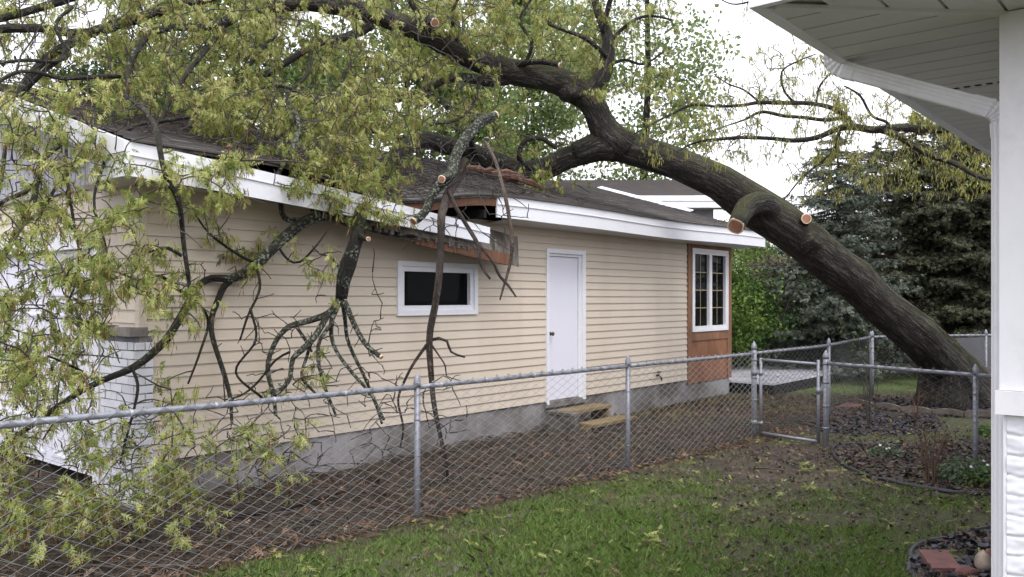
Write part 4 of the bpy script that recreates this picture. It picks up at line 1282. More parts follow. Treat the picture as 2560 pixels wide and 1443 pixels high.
for rows in (
    [(853, 745, D, 24), (822, 783, D, 19), (772, 802, D - .05, 16), (725, 815, D - .1, 15), (695, 845, D - .15, 13), (675, 890, D - .2, 12), (670, 930, D - .25, 12), (682, 985, D - .3, 11), (690, 1040, D - .3, 8)],
    [(850, 752, D, 20), (815, 795, D - .1, 16), (788, 840, D - .2, 16), (755, 875, D - .25, 15), (733, 895, D - .3, 13), (726, 940, D - .35, 12), (712, 965, D - .4, 11), (680, 995, D - .45, 8)],
    [(856, 752, D, 12), (862, 800, D + .1, 10), (868, 845, D + .1, 9), (886, 890, D + .1, 9), (906, 932, D + .1, 8), (925, 975, D + .1, 8), (960, 1050, D, 7)],
    [(845, 760, D, 15), (828, 805, D - .1, 13), (830, 850, D - .1, 10), (850, 890, D - .2, 9), (888, 940, D - .2, 9), (930, 990, D - .3, 8), (955, 1060, D - .3, 6)],
    [(832, 805, D - .1, 11), (800, 850, D - .2, 10), (796, 880, D - .2, 10), (800, 920, D - .3, 9), (812, 970, D - .3, 9), (840, 1040, D - .3, 6)],
    [(742, 818, D - .1, 9), (768, 858, D - .1, 8), (780, 880, D - .1, 6)],
    [(780, 850, D - .2, 9), (765, 900, D - .2, 8), (755, 945, D - .3, 8), (790, 985, D - .3, 6)],
    [(905, 505, 8.4, 30), (868, 515, 8.15, 27), (820, 532, 8.0, 26), (765, 552, 7.85, 27), (715, 590, 7.75, 28), (680, 625, 7.65, 26), (640, 660, 7.55, 26), (600, 688, 7.5, 24), (560, 703, 7.45, 20)],
    [(590, 692, 7.5, 18), (562, 715, 7.45, 17), (546, 748, 7.4, 16), (528, 795, 7.35, 14), (530, 840, 7.3, 13), (545, 890, 7.25, 12), (563, 940, 7.2, 12), (578, 1000, 7.15, 10), (580, 1060, 7.1, 7)],
    [(570, 698, 7.45, 20), (530, 695, 7.4, 18), (498, 712, 7.3, 18), (478, 745, 7.15, 20), (462, 775, 7.0, 20), (440, 812, 6.9, 20), (412, 855, 6.75, 20), (370, 893, 6.6, 20), (320, 925, 6.45, 18), (270, 945, 6.3, 16), (205, 978, 6.2, 15), (125, 1030, 6.0, 14), (50, 1085, 5.8, 14), (-20, 1140, 5.6, 12)],
    [(330, 918, 6.45, 8), (345, 960, 6.4, 8), (338, 1010, 6.35, 7), (320, 1080, 6.3, 6), (300, 1160, 6.2, 5)],
    [(180, 990, 6.2, 8), (215, 940, 6.3, 7), (165, 910, 6.2, 6), (120, 890, 6.1, 5)],
    [(760, 552, 7.85, 15), (712, 545, 7.7, 14), (700, 490, 7.55, 13), (690, 445, 7.5, 13), (722, 390, 7.5, 13), (748, 325, 7.7, 12), (735, 270, 7.9, 9)],
    [(310, 240, 8.0, 14), (345, 262, 7.4, 14), (372, 290, 6.8, 13), (394, 340, 6.4, 14), (414, 440, 6.25, 14), (438, 480, 6.3, 14), (452, 525, 6.35, 13), (459, 600, 6.45, 12), (470, 680, 6.5, 11), (476, 735, 6.55, 8)],
    [(720, 8, 10.1, 36), (640, -20, 9.8, 36), (560, -20, 9.6, 34), (430, 15, 9.2, 30), (350, 45, 9.0, 27), (274, 66, 8.9, 25), (200, 96, 8.7, 24), (120, 145, 8.5, 20), (65, 200, 8.3, 18), (45, 240, 8.1, 14)],
    [(290, 66, 8.9, 22), (240, 80, 8.8, 22), (180, 82, 8.7, 22), (100, 73, 8.5, 22), (0, 74, 8.2, 22), (-120, 90, 7.9, 20)],
    [(240, -30, 8.9, 22), (170, -4, 8.8, 21), (90, 22, 8.7, 20), (0, 48, 8.5, 18), (-80, 60, 8.3, 16)],
    [(560, 58, 9.2, 24), (500, 70, 9.0, 20), (434, 72, 8.9, 18), (380, 82, 8.7, 18), (345, 118, 8.5, 17), (322, 175, 8.3, 16), (312, 240, 8.0, 16), (306, 262, 7.9, 10)],
    [(935, 50, 10.9, 32), (905, 78, 10.8, 26), (860, 95, 10.6, 24), (800, 105, 10.4, 20), (725, 150, 10.1, 18), (660, 187, 9.9, 18), (605, 198, 9.7, 18), (575, 230, 9.5, 13), (560, 290, 9.3, 9)],
    [(1290, 188, 11.8, 34), (1225, 205, 11.7, 28), (1150, 195, 11.5, 24), (1100, 203, 11.3, 22), (1055, 232, 11.1, 18), (1010, 245, 11.0, 14), (960, 255, 10.8, 10)],
    [(1080, 235, 11.1, 14), (1035, 280, 10.9, 13), (1010, 330, 10.6, 10)],
    [(90, 380, 6.9, 12), (104, 410, 6.8, 14), (92, 456, 6.6, 15), (81, 508, 6.5, 15), (49, 567, 6.4, 15), (18, 625, 6.3, 12), (-20, 690, 6.2, 10)],
    [(312, 245, 8.0, 13), (230, 320, 7.5, 13), (160, 355, 7.1, 13), (105, 400, 6.85, 13)],
    [(95, 452, 6.6, 13), (60, 482, 6.5, 12), (20, 498, 6.4, 11), (-40, 530, 6.3, 8)],
    [(200, 385, 7.1, 9), (160, 440, 6.8, 9), (120, 500, 6.6, 8), (90, 560, 6.5, 7)],
    [(50, 245, 8.1, 10), (20, 330, 7.6, 10), (5, 430, 7.2, 10), (-10, 520, 6.9, 8)],
    [(455, 640, 6.45, 9), (420, 620, 6.4, 9), (385, 625, 6.35, 8), (350, 640, 6.3, 5)],
    [(165, 340, 7.1, 8), (170, 460, 6.6, 8), (185, 560, 6.4, 7), (200, 660, 6.3, 6), (170, 760, 6.2, 5)],
    [(285, 300, 7.4, 8), (262, 400, 6.7, 8), (235, 500, 6.4, 7), (260, 600, 6.3, 6), (280, 700, 6.3, 5)],
    [(476, 735, 6.6, 7), (520, 800, 6.9, 7), (500, 880, 6.8, 6), (470, 960, 6.7, 5)],
    [(1340, 430, 12.0, 16), (1300, 400, 11.7, 14), (1310, 355, 11.6, 13), (1350, 345, 11.6, 12), (1390, 370, 11.7, 10)],
    [(1200, 400, 12.0, 20), (1180, 350, 11.5, 16), (1200, 305, 11.2, 15), (1230, 300, 11.1, 12)],
    [(640, 660, 7.55, 9), (600, 640, 7.4, 8), (555, 610, 7.3, 7), (520, 580, 7.2, 6), (490, 540, 7.1, 5)],
    [(690, 610, 7.7, 7), (720, 650, 7.7, 6), (750, 655, 7.7, 6), (790, 615, 7.7, 5), (815, 580, 7.7, 4)],
    [(700, 500, 7.55, 8), (640, 480, 7.3, 7), (590, 500, 7.2, 6), (540, 480, 7.1, 5)],
    [(860, 690, 7.75, 7), (830, 645, 7.7, 6), (800, 635, 7.7, 5), (780, 615, 7.7, 3)],
    [(660, 1000, 7.4, 7), (590, 930, 7.3, 6), (640, 850, 7.3, 6), (626, 770, 7.3, 7)],
    [(725, 880, 7.5, 6), (690, 900, 7.5, 6), (640, 960, 7.4, 6), (600, 990, 7.3, 5), (560, 1000, 7.2, 4)],
    [(560, 60, 9.2, 14), (520, 120, 8.9, 13), (470, 180, 8.6, 12), (430, 240, 8.2, 11), (400, 300, 7.9, 9), (345, 330, 7.6, 7)],
    [(300, 190, 8.2, 12), (230, 192, 8.0, 12), (150, 195, 7.8, 11), (80, 180, 7.6, 10), (20, 190, 7.4, 9), (-40, 240, 7.2, 8)],
    [(700, 12, 10.0, 14), (690, 80, 9.6, 13), (640, 140, 9.2, 12), (610, 190, 8.9, 11), (620, 250, 8.5, 10), (570, 310, 8.0, 8), (540, 380, 7.6, 6)],
    [(780, 110, 10.3, 12), (770, 180, 9.8, 11), (720, 240, 9.3, 10), (735, 300, 8.8, 9), (690, 350, 8.3, 7)],
    [(880, 90, 10.7, 12), (870, 160, 10.2, 11), (850, 220, 9.7, 10), (845, 300, 9.1, 9), (780, 305, 8.6, 8), (740, 300, 8.3, 7)],
    [(1060, 230, 11.0, 11), (960, 240, 10.4, 11), (880, 260, 9.9, 10), (800, 250, 9.4, 9), (700, 215, 9.0, 8), (620, 230, 8.6, 6)],
    [(1040, 350, 11.0, 13), (940, 330, 10.3, 12), (860, 300, 9.7, 11), (760, 302, 9.0, 10), (680, 305, 8.5, 8), (600, 290, 8.1, 7)],
    [(470, 293, 7.9, 10), (420, 300, 7.6, 11), (360, 310, 7.3, 10), (300, 330, 7.0, 9), (285, 350, 6.9, 6)],
    [(45, 240, 8.1, 12), (110, 180, 8.0, 12), (160, 130, 8.2, 10), (140, 60, 8.3, 9), (180, 20, 8.5, 8)],
    [(180, 82, 8.5, 10), (150, 150, 8.1, 9), (60, 150, 7.8, 9), (-10, 160, 7.5, 8)],
    [(1150, 125, 11.4, 10), (1130, 40, 11.2, 9), (1160, -30, 11.2, 7)],
    [(1300, 185, 11.7, 10), (1330, 110, 11.6, 9), (1300, 50, 11.6, 8), (1340, -20, 11.6, 6)],
    [(1515, 140, 11.8, 12), (1470, 100, 11.7, 11), (1420, 80, 11.7, 9), (1370, 60, 11.7, 7)],
    [(1520, 110, 11.9, 11), (1570, 60, 12.0, 9), (1620, 40, 12.1, 7), (1680, 50, 12.1, 5)],
    [(1510, 170, 11.9, 10), (1560, 150, 12.0, 8), (1610, 160, 12.0, 6), (1660, 130, 12.1, 4)],
    [(1200, 205, 11.6, 10), (1180, 265, 11.3, 9), (1140, 300, 11.0, 8), (1090, 310, 10.8, 6)],
    [(480, 745, 7.1, 9), (440, 720, 6.9, 9), (400, 690, 6.7, 8), (350, 700, 6.5, 7), (290, 680, 6.4, 5)],
    [(640, 660, 7.5, 8), (650, 720, 7.4, 7), (620, 790, 7.3, 6), (600, 850, 7.3, 5)],
): L('limb', rows, 'bark_lichen' if 700 < rows[0][0] < 910 and 500 < rows[0][1] < 860 else 'bark2')
stub([(1262, 182, 11.8, 16), (1300, 160, 11.65, 15), (1350, 153, 11.5, 14), (1400, 163, 11.3, 13)], 'small sawn twig end above the arching limb', 8, 'bark2')
stub([(1085, 100, 11.3, 24), (1068, 62, 11.1, 22), (1076, 48, 10.9, 22), (1087, 56, 10.7, 22)], 'sawn end high on the upper limb', 10, 'bark2')
stub([(1008, -30, 11.0, 15), (1030, 10, 11.0, 15), (1060, 48, 11.05, 15), (1075, 55, 11.0, 14)], 'thin sawn end beside the high cut', 8, 'bark2')
stub([(862, 755, D, 15), (880, 800, D - .05, 14), (902, 842, D - .1, 13), (922, 870, D - .15, 13), (953, 893, D - .2, 12)], 'sawn tip of a lichen covered branch', 9, 'bark_lichen')
stub([(900, 590, 7.75, 16), (912, 597, 7.65, 13), (921, 598, 7.55, 12)], 'round sawn knot on the hanging branch', 9, 'bark2')

# loose broken branches that hang from it
def broken(label, limbs, mat, cuts=()):
    o = thing('broken_branch', label, 'branch', (0, 0, 0))
    t = Tree(o)
    for rows in limbs:
        ob, sp = t.limb('stem', rows, M[mat], 10, 0.08, o)
    return o, t
bo, bt = broken('short thick lichen spotted branch hanging over the broken eave with sawn ends', [[(1238, 288, 9.1, 22), (1205, 303, 9.0, 27), (1165, 345, 8.85, 28), (1142, 390, 8.7, 28), (1125, 440, 8.55, 27), (1088, 480, 8.45, 24), (1065, 525, 8.35, 22), (1035, 552, 8.25, 21)]], 'bark_lichen')
p = [Vector(at(1205, 303, 9.0)), Vector(at(1240, 287, 9.1)), Vector(at(1065, 525, 8.35)), Vector(at(1034, 553, 8.25))]
cut_disc(bo, p[1], p[1] - p[0], 0.044, 'upper sawn end'); cut_disc(bo, p[3], p[3] - p[2], 0.042, 'lower sawn end')
ob, sp = bt.limb('stem', [(1122, 440, 8.5, 20), (1112, 445, 8.4, 19), (1104, 448, 8.28, 19)], M['bark_lichen'], 10, 0.05, bo)
cut_disc(bo, Vector(sp[-1][:3]), Vector(sp[-1][:3]) - Vector(sp[-2][:3]), sp[-1][3] * 1.02, 'round sawn side stub')
broken('dead peeling trunk hanging from the eave past the small window to the ground', [
    [(1165, 400, 9.0, 20), (1140, 450, 8.85, 22), (1115, 500, 8.5, 23), (1104, 545, 8.2, 21), (1100, 620, 8.1, 19), (1097, 700, 8.0, 19), (1086, 770, 7.95, 18), (1076, 830, 7.9, 18), (1075, 900, 7.85, 17), (1079, 960, 7.85, 14), (1092, 1050, 7.8, 12), (1112, 1140, 7.8, 9), (1122, 1215, 7.82, 7)],
    [(1076, 850, 7.9, 9), (1040, 900, 7.85, 8), (1015, 945, 7.8, 7), (995, 1000, 7.8, 6), (1008, 1070, 7.8, 5), (1000, 1120, 7.8, 4)],
    [(1078, 850, 7.9, 8), (1098, 845, 7.85, 7), (1118, 853, 7.8, 7), (1128, 880, 7.8, 6), (1162, 893, 7.75, 5)],
    [(1078, 860, 7.9, 5), (1100, 893, 7.85, 4), (1113, 915, 7.8, 4), (1116, 940, 7.8, 3), (1162, 955, 7.75, 2)],
    [(1122, 480, 8.5, 12), (1140, 520, 8.35, 11), (1165, 560, 8.3, 11), (1195, 612, 8.25, 11), (1197, 640, 8.2, 9), (1207, 670, 8.2, 8), (1225, 697, 8.15, 6)],
    [(1200, 615, 8.25, 8), (1232, 655, 8.2, 7), (1250, 690, 8.2, 8), (1272, 715, 8.15, 7), (1290, 742, 8.1, 4)]], 'dead')
broken('thin pale dead branch dangling beside the torn soffit board', [
    [(1212, 355, 8.9, 8), (1240, 405, 8.6, 9), (1260, 480, 8.4, 10), (1274, 545, 8.35, 10), (1281, 600, 8.3, 10), (1275, 660, 8.3, 8), (1258, 720, 8.25, 6), (1250, 750, 8.2, 4)]], 'pale_dead')
# splintered heartwood of the torn limb
mb = MB()
for k in range(7):
    a = at(1160 + k * 22 + random.uniform(-6, 6), 418 + k * 5, 10.3); b = at(1215 + k * 24 + random.uniform(-20, 20), 430 + k * 6 + random.uniform(-14, 14), 10.5)
    mb.tube([a, a.lerp(b, .5) + Vector((0, 0, .02)), b], [0.02, 0.045, 0.006], 5, smooth=False)
M['torn'] = mk_wood('torn_heartwood', (0.055, 0.028, 0.020), (0.17, 0.085, 0.06))
o = mb.build('splintered_wood', M['torn'], oak)

# where the leaf clusters stand: photo box, distance range, how many, bare share
regs = [
 (-420, 0, -60, 240, 7.6, 9.6, 110), (-420, 0, 240, 700, 5.9, 7.2, 130), (-420, 0, 640, 1400, 5.0, 5.9, 110),
 (0, 260, 215, 400, 6.4, 8.2, 80), (0, 200, 400, 520, 5.9, 6.8, 50), (230, 320, 370, 500, 5.9, 6.5, 16), (320, 620, 370, 520, 6.2, 7.4, 70), (120, 300, 300, 420, 6.2, 7.2, 36),
 (20, 430, 510, 760, 5.7, 6.5, 190), (0, 200, 640, 960, 5.6, 6.4, 130), (190, 290, 680, 900, 5.8, 6.4, 36), (400, 545, 640, 860, 6.2, 7.0, 30),
 (0, 270, 820, 1010, 5.4, 6.3, 85), (380, 480, 950, 1050, 6.2, 6.8, 10),
 (0, 260, 1060, 1400, 5.1, 6.2, 130), (200, 480, 1050, 1400, 5.4, 6.6, 120), (430, 560, 1080, 1330, 5.7, 6.9, 34), (560, 760, 1040, 1240, 6.3, 7.3, 26), (0, 160, 1000, 1100, 5.4, 6.2, 20),
 (240, 600, 190, 330, 7.3, 8.8, 70), (560, 900, 230, 380, 7.7, 9.0, 60), (0, 420, -40, 220, 8.3, 10.4, 190), (300, 700, -40, 330, 8.7, 11.0, 320), (600, 1000, -40, 330, 9.6, 12.2, 350), (250, 1050, -20, 300, 8.0, 9.6, 90), (480, 880, 230, 420, 7.8, 9.4, 150), (560, 860, 380, 520, 7.4, 8.1, 46),
 (840, 1060, 230, 470, 8.3, 10.0, 130), (840, 960, 420, 560, 7.7, 8.3, 34), (960, 1040, 440, 560, 8.0, 8.6, 9), (1000, 1280, -40, 180, 11.1, 13.0, 180), (900, 1250, 150, 310, 10.7, 12.4, 110),
 (1050, 1480, -40, 110, 11.0, 12.8, 200), (1250, 1500, 90, 170, 11.5, 13.0, 60), (1420, 1700, -40, 260, 11.5, 13.2, 130), (1000, 1320, 240, 330, 12.3, 13.6, 60),
 (1180, 1500, 330, 470, 12.0, 13.2, 50), (1290, 1500, 420, 480, 11.4, 12.6, 24), (640, 900, 590, 700, 7.5, 7.9, 13), (520, 640, 560, 720, 7.3, 7.6, 10), (760, 820, 850, 960, 7.3, 7.6, 5), (700, 760, 950, 990, 7.3, 7.5, 3), (220, 460, 1000, 1080, 5.6, 6.4, 14)]
tips, bare = [], []
for x0, x1, y0, y1, da, db, n in regs:
    got = 0; tries = 0
    n = int(n * (0.40 if x1 <= 560 and y1 > 400 else 0.55 if x1 <= 620 and y0 > 200 else 0.84))
    while got < n and tries < n * 12:
        tries += 1
        px, py, d = random.uniform(x0, x1), random.uniform(y0, y1), random.uniform(da, db)
        p = at(px, py, d)
        if noise.noise(p * 1.6) < random.uniform(-0.45, 0.25): continue
        if bad_spot(p): continue
        tips.append(tuple(p)); got += 1
        if random.random() < 0.55:
            q = p + Vector((random.gauss(0, .22), random.gauss(0, .22), random.gauss(0, .22)))
            if not bad_spot(q): bare.append(tuple(q))
# bare twigs among the hanging branches before the wall and over the roof
for x0, x1, y0, y1, da, db, n in [(480, 960, 620, 1000, 7.2, 7.8, 110), (600, 960, 780, 1010, 7.2, 7.8, 90), (560, 1180, 930, 1240, 6.9, 7.8, 220), (300, 700, 1000, 1240, 6.2, 7.2, 110), (1000, 1330, 430, 640, 8.2, 9.0, 90), (900, 1350, 330, 470, 9.4, 12.0, 150), (260, 900, 225, 430, 7.2, 9.2, 950), (0, 500, -20, 300, 7.4, 8.8, 300), (500, 1250, -20, 330, 8.2, 10.8, 460), (0, 400, 250, 700, 6.0, 7.4, 240), (0, 300, 650, 1000, 5.7, 6.4, 90), (0, 500, 1040, 1400, 5.2, 6.6, 110), (1300, 1420, 330, 460, 11.6, 12.6, 40), (1180, 1500, 60, 180, 11.2, 12.6, 70), (1450, 1700, 0, 240, 11.6, 12.6, 70)]:
    for k in range(n):
        p = at(random.uniform(x0, x1), random.uniform(y0, y1), random.uniform(da, db))
        if not bad_spot(p): bare.append(tuple(p))
kept, axes, _ = T.grow(np.array(tips), 'twigs', maxlen=2.2, thick=0.016)
_, _, tw = T.grow(np.array(bare), 'bare_twigs', maxlen=0.9, thick=0.011, sag=0.05)
# secondary clusters beside each tip, so that foliage hangs in sprays
k2 = np.concatenate([kept, kept + rng.normal(0, 0.05, kept.shape), kept[::2] + rng.normal(0, 0.085, kept[::2].shape)])
a2 = np.concatenate([axes, axes, axes[::2]])
V, t = sprays(k2, a2, (6, 11), (0.035, 0.10), 0.9, 0.85, 0.25, 1.0)
fo = np_mesh('crown', V, 3, M['oak_leaf'], oak, t)
V, t = catkins(k2, (2, 7), (0.05, 0.12), 0.004)
np_mesh('catkins', V, 4, M['catkin'], oak, t)
for ch in oak.children: ch.matrix_parent_inverse = Matrix.Translation(-OFF)
# ---------------------------------------------------------------- standing oak behind the white house: its limbs reach into the picture
so = thing('standing_oak_tree', 'standing oak with tasselled yellow green shoots reaching out behind the white eave', 'tree', (7.6, 11.0, 0))
S = Tree(so)
def LW(rows, mat='bark', n=12): return S.limb('limb', rows, M[mat], n, 0.08, so)
S.limb('trunk', [(7.6, 11.0, -0.3, 0.36), (7.62, 11.05, 1.0, 0.29), (7.55, 11.1, 2.5, 0.25), (7.5, 11.0, 4.0, 0.22), (7.6, 11.0, 6.0, 0.17), (7.7, 11.2, 8.5, 0.10)], M['bark'], 18, 0.09, so, None, True)
R10 = 10.2
LW([(2640, 300, 10.9, 40), (2560, 325, 10.7, 34), (2480, 330, 10.5, 26), (2395, 322, R10, 20), (2310, 325, R10, 19), (2240, 321, R10, 20), (2180, 325, R10, 19), (2130, 318, R10, 18), (2090, 325, R10, 15), (2040, 345, R10, 13), (1985, 352, R10, 12), (1920, 346, R10, 10), (1850, 344, R10, 9), (1780, 350, R10, 8), (1735, 358, R10, 6), (1690, 380, R10, 3)])
LW([(2135, 320, R10, 15), (2118, 300, R10, 15), (2100, 282, R10, 14), (2070, 267, R10, 12), (2020, 258, R10, 11), (1960, 258, R10, 11), (1900, 256, R10, 10), (1850, 264, R10, 8), (1790, 266, R10, 7), (1730, 262, R10, 7), (1680, 285, R10, 6), (1630, 310, R10, 5), (1585, 335, R10, 3)])
LW([(2110, 295, R10, 10), (2060, 300, 10.3, 10), (2010, 294, 10.3, 9), (1960, 290, 10.4, 9), (1905, 280, 10.4, 8), (1860, 300, 10.4, 5), (1800, 320, 10.4, 3)])
LW([(2200, 325, R10, 17), (2240, 340, 10.1, 17), (2285, 365, 10.0, 16), (2330, 390, 10.0, 15), (2390, 410, 9.9, 13), (2440, 440, 9.8, 10), (2500, 455, 9.8, 7)])
LW([(2230, 330, R10, 9), (2215, 305, 10.1, 8), (2180, 290, 10.0, 7), (2150, 240, 9.9, 6), (2110, 215, 9.9, 4)], 'bark2', 7)
LW([(1985, 258, R10, 7), (1960, 225, R10, 6), (1955, 180, R10, 5), (1990, 155, R10, 4), (2040, 135, R10, 3)], 'bark2', 6)
LW([(2040, 262, R10, 6), (2050, 215, R10, 5), (2075, 185, R10, 4), (2100, 150, R10, 3)], 'bark2', 6)
LW([(2100, 330, R10, 7), (2080, 380, R10, 6), (2010, 440, R10, 5), (1960, 500, R10, 3)], 'bark2', 6)
LW([(1900, 257, R10, 6), (1860, 225, R10, 5), (1820, 210, R10, 4), (1790, 190, R10, 3)], 'bark2', 6)
LW([(1930, -20, 9.9, 6), (1870, 5, 9.9, 5), (1830, 10, 9.9, 4), (1795, -5, 9.9, 3)], 'bark2', 6)
tp = []
for x0, x1, y0, y1, n in [(1690, 2140, 225, 400, 170), (1870, 2100, 110, 260, 90), (2080, 2420, 230, 330, 150), (2050, 2480, 330, 480, 150), (1750, 1900, 280, 420, 34), (2350, 2490, 400, 470, 26), (1960, 2140, 380, 500, 30), (1740, 1830, 180, 280, 16), (1860, 1940, 10, 60, 6), (1590, 1720, 270, 400, 26)]:
    for k in range(n):
        tp.append(tuple(at(random.uniform(x0, x1), random.uniform(y0, y1), random.uniform(9.7, 10.9))))
kept, axes, _ = S.grow(np.array(tp), 'twigs', maxlen=1.3, thick=0.007)
k2 = np.concatenate([kept, kept + rng.normal(0, 0.06, kept.shape)]); a2 = np.concatenate([axes, axes])
V, t = sprays(k2, a2, (2, 4), (0.03, 0.055), 0.7, 1.4, 0.25, 0.8)
np_mesh('crown', V, 3, M['oak_leaf'], so, t)
M['tassel'] = mk_leaf('yellow_green_tassel', [(0, (0.14, 0.13, 0.03)), (0.5, (0.27, 0.25, 0.06)), (1, (0.38, 0.34, 0.12))], 0.3)
V, t = catkins(k2, (3, 6), (0.05, 0.10), 0.006)
np_mesh('catkins', V, 4, M['tassel'], so, t)
for ch in so.children: ch.matrix_parent_inverse = Matrix.Translation(-Vector(so.location))

# ---------------------------------------------------------------- background trees
LEAF_Q = np.array([[(0, 0, 0), (0.5, 0.33, -0.05), (1, 0, -0.15)], [(0, 0, 0), (1, 0, -0.15), (0.5, -0.33, -0.05)]])
M['leaf_green'] = mk_leaf('spring_maple_leaf', [(0, (0.055, 0.095, 0.026)), (0.5, (0.13, 0.19, 0.052)), (1, (0.24, 0.30, 0.095))], 0.4)
M['leaf_pale'] = mk_leaf('pale_spring_leaf', [(0, (0.11, 0.155, 0.055)), (0.5, (0.21, 0.27, 0.10)), (1, (0.33, 0.38, 0.17))], 0.4)
M['leaf_dark'] = mk_leaf('dark_spring_leaf', [(0, (0.018, 0.035, 0.012)), (0.5, (0.04, 0.075, 0.02)), (1, (0.08, 0.13, 0.035))], 0.35)
M['trunk'] = mk_bark('tree_bark', (0.050, 0.043, 0.038), (0.11, 0.10, 0.09), (0.06, 0.06, 0.03))

def leafy_tree(name, label, x, y, h, cr, mat, clumps=60, per=150, leaf=0.13, base=0.25, group=None, cat='tree', seed=1, clump_r=0.7, stems=1, flat=1.0):
    r = np.random.default_rng(seed); rr = random.Random(seed)
    o = thing(name, label, cat, (x, y, gh(x, y)), 0, group)
    t = Tree(o)
    for s_ in range(stems):
        ox, oy = (rr.gauss(0, .25), rr.gauss(0, .25)) if stems > 1 else (0, 0)
        R = min(0.12, 0.011 * h + 0.03) if stems == 1 else 0.03
        t.limb('trunk' if stems == 1 else 'stem', [(ox, oy, -0.2, R * 1.3), (ox * 1.2, oy * 1.2, h * 0.2, R), (ox * 2 + rr.gauss(0, .1) * h * .1, oy * 2 + rr.gauss(0, .1) * h * .1, h * 0.5, R * .75), (ox * 3 + rr.gauss(0, .1), oy * 3 + rr.gauss(0, .1), h * 0.86, R * .25)], M['trunk'], 9, 0.06, o, max(0.15, h * .04), True)
    cs = []
    while len(cs) < clumps:
        d = r.normal(size=3); d /= np.linalg.norm(d)
        rad = r.uniform(0.35, 1.0) ** 0.6
        z = h * (base + (1 - base) * (0.5 + 0.5 * d[2] * rad * 0.96))
        prof = math.sin(math.pi * min(1, max(0.05, (z / h - base) / (1 - base))) ** 0.75) * 0.5 + 0.5
        c = np.array([d[0] * rad * cr * prof, d[1] * rad * cr * prof * flat, z])
        if noise.noise(Vector(c) * (1.6 / cr) + Vector((seed, 0, 0))) < -0.18: continue
        cs.append(c)
    cs = np.array(cs)
    kept, ax, _ = t.grow(cs, 'limbs', M['trunk'], 0.008, 0.015 + 0.002 * h, -0.1, 99, o, 4)
    n = len(kept) * per
    idx = np.repeat(np.arange(len(kept)), per)
    g = r.normal(size=(n, 3)) * np.array([1, 1, 0.62]) * (clump_r * r.uniform(0.6, 1.2, len(kept)))[idx][:, None] * 0.55
    P_ = kept[idx] + g
    d = r.normal(size=(n, 3)); d[:, 2] -= 0.4
    nn = r.normal(size=(n, 3)) * 0.7; nn[:, 2] += 0.7
    sz = r.uniform(0.6, 1.25, n) * leaf
    V = place(LEAF_Q, P_, d, nn, sz).reshape(-1, 3)
    ct = r.uniform(0.15, 0.85, len(kept))
    tt = np.clip(ct[idx] + r.normal(0, 0.18, n), 0, 1)
    np_mesh('crown', V, 3, M[mat], o, np.repeat(tt, 2))
    return o

BG = 'leafy trees behind the garage roof'
specs = [
 # px, depth, height, crown radius, material, clumps, per, leaf, base, label
 (1600, 25, 17.0, 2.5, 'leaf_pale', 170, 100, 0.15, 0.16, 'tall airy pale green tree just left of the open sky'),
 (1190, 24, 6.4, 2.2, 'leaf_green', 80, 190, 0.15, 0.05, 'low green tree behind the middle of the garage roof'),
 (1400, 27, 6.6, 1.3, 'leaf_pale', 45, 110, 0.14, 0.2, 'small pale tree behind the arching limb'),
 (1000, 25, 12.5, 3.4, 'leaf_green', 130, 220, 0.18, 0.08, 'broad green tree behind the crown of the fallen oak'),
 (640, 26, 13.0, 3.8, 'leaf_green', 140, 220, 0.18, 0.08, 'tall green tree behind the left half of the garage roof'),
 (250, 27, 10.5, 3.6, 'leaf_dark', 120, 220, 0.18, 0.08, 'dark green tree behind the garage gable'),
 (-180, 24, 12.0, 3.6, 'leaf_dark', 80, 140, 0.16, 0.1, 'dark tree beyond the left end of the garage'),
 (1580, 31, 5.6, 2.6, 'leaf_green', 80, 150, 0.15, 0.1, 'low green treetop just above the brown rear roof'),
 (1330, 36, 16.5, 3.0, 'leaf_pale', 130, 150, 0.2, 0.42, 'high pale tree far behind the arching limb'),
 (1850, 30, 4.6, 1.6, 'leaf_green', 50, 130, 0.13, 0.05, 'bright green tree behind the leaning trunk'),
 (2010, 34, 5.0, 2.2, 'leaf_green', 60, 130, 0.14, 0.05, 'bright green tree behind the blue spruce'),
 (2230, 36, 5.4, 2.6, 'leaf_green', 70, 130, 0.14, 0.05, 'bright green tree seen between the spruces'),
 (2430, 34, 5.6, 2.6, 'leaf_dark', 70, 130, 0.14, 0.05, 'dark leafy tree behind the last spruce'),
]
for i, (px, d, h, cr, mt, cl, per, lf, bs, lab) in enumerate(specs):
    p = at(px, 745, d)
    leafy_tree('leafy_tree', lab, p.x, p.y, h, cr, mt, cl, per, lf, bs, BG, 'tree', 20 + i, 0.8)
M['leaf_shrub'] = mk_leaf('shrub_leaf', [(0, (0.04, 0.085, 0.02)), (0.5, (0.09, 0.17, 0.035)), (1, (0.20, 0.27, 0.06))], 0.4)
M['leaf_mauve'] = mk_leaf('mauve_bud', [(0, (0.10, 0.075, 0.07)), (0.5, (0.17, 0.13, 0.11)), (1, (0.20, 0.20, 0.10))], 0.3)
for i, (px, d, h, cr, mt, n, lab) in enumerate([
    (1850, 18.0, 2.7, 0.9, 'leaf_shrub', 40, 'bright green bush right beside the stripped wood bay'),
    (1925, 20.5, 3.0, 1.0, 'leaf_mauve', 30, 'mauve budded shrub between the bright bush and the blue spruce'),
    (1960, 22.0, 2.6, 1.2, 'leaf_shrub', 40, 'green hedge bush behind the blue spruce'),
    (1880, 24.0, 3.6, 1.3, 'leaf_green', 44, 'tall green bush behind the bright bush by the garage'),
    (1800, 21.0, 2.6, 1.1, 'leaf_dark', 34, 'dark bush behind the far end of the garage')]):
    p = at(px, 745, d)
    leafy_tree('shrub', lab, p.x, p.y, h, cr, mt, n, 210, 0.085, 0.02, 'bushes past the far end of the garage', 'shrub', 60 + i, 0.48, 4)

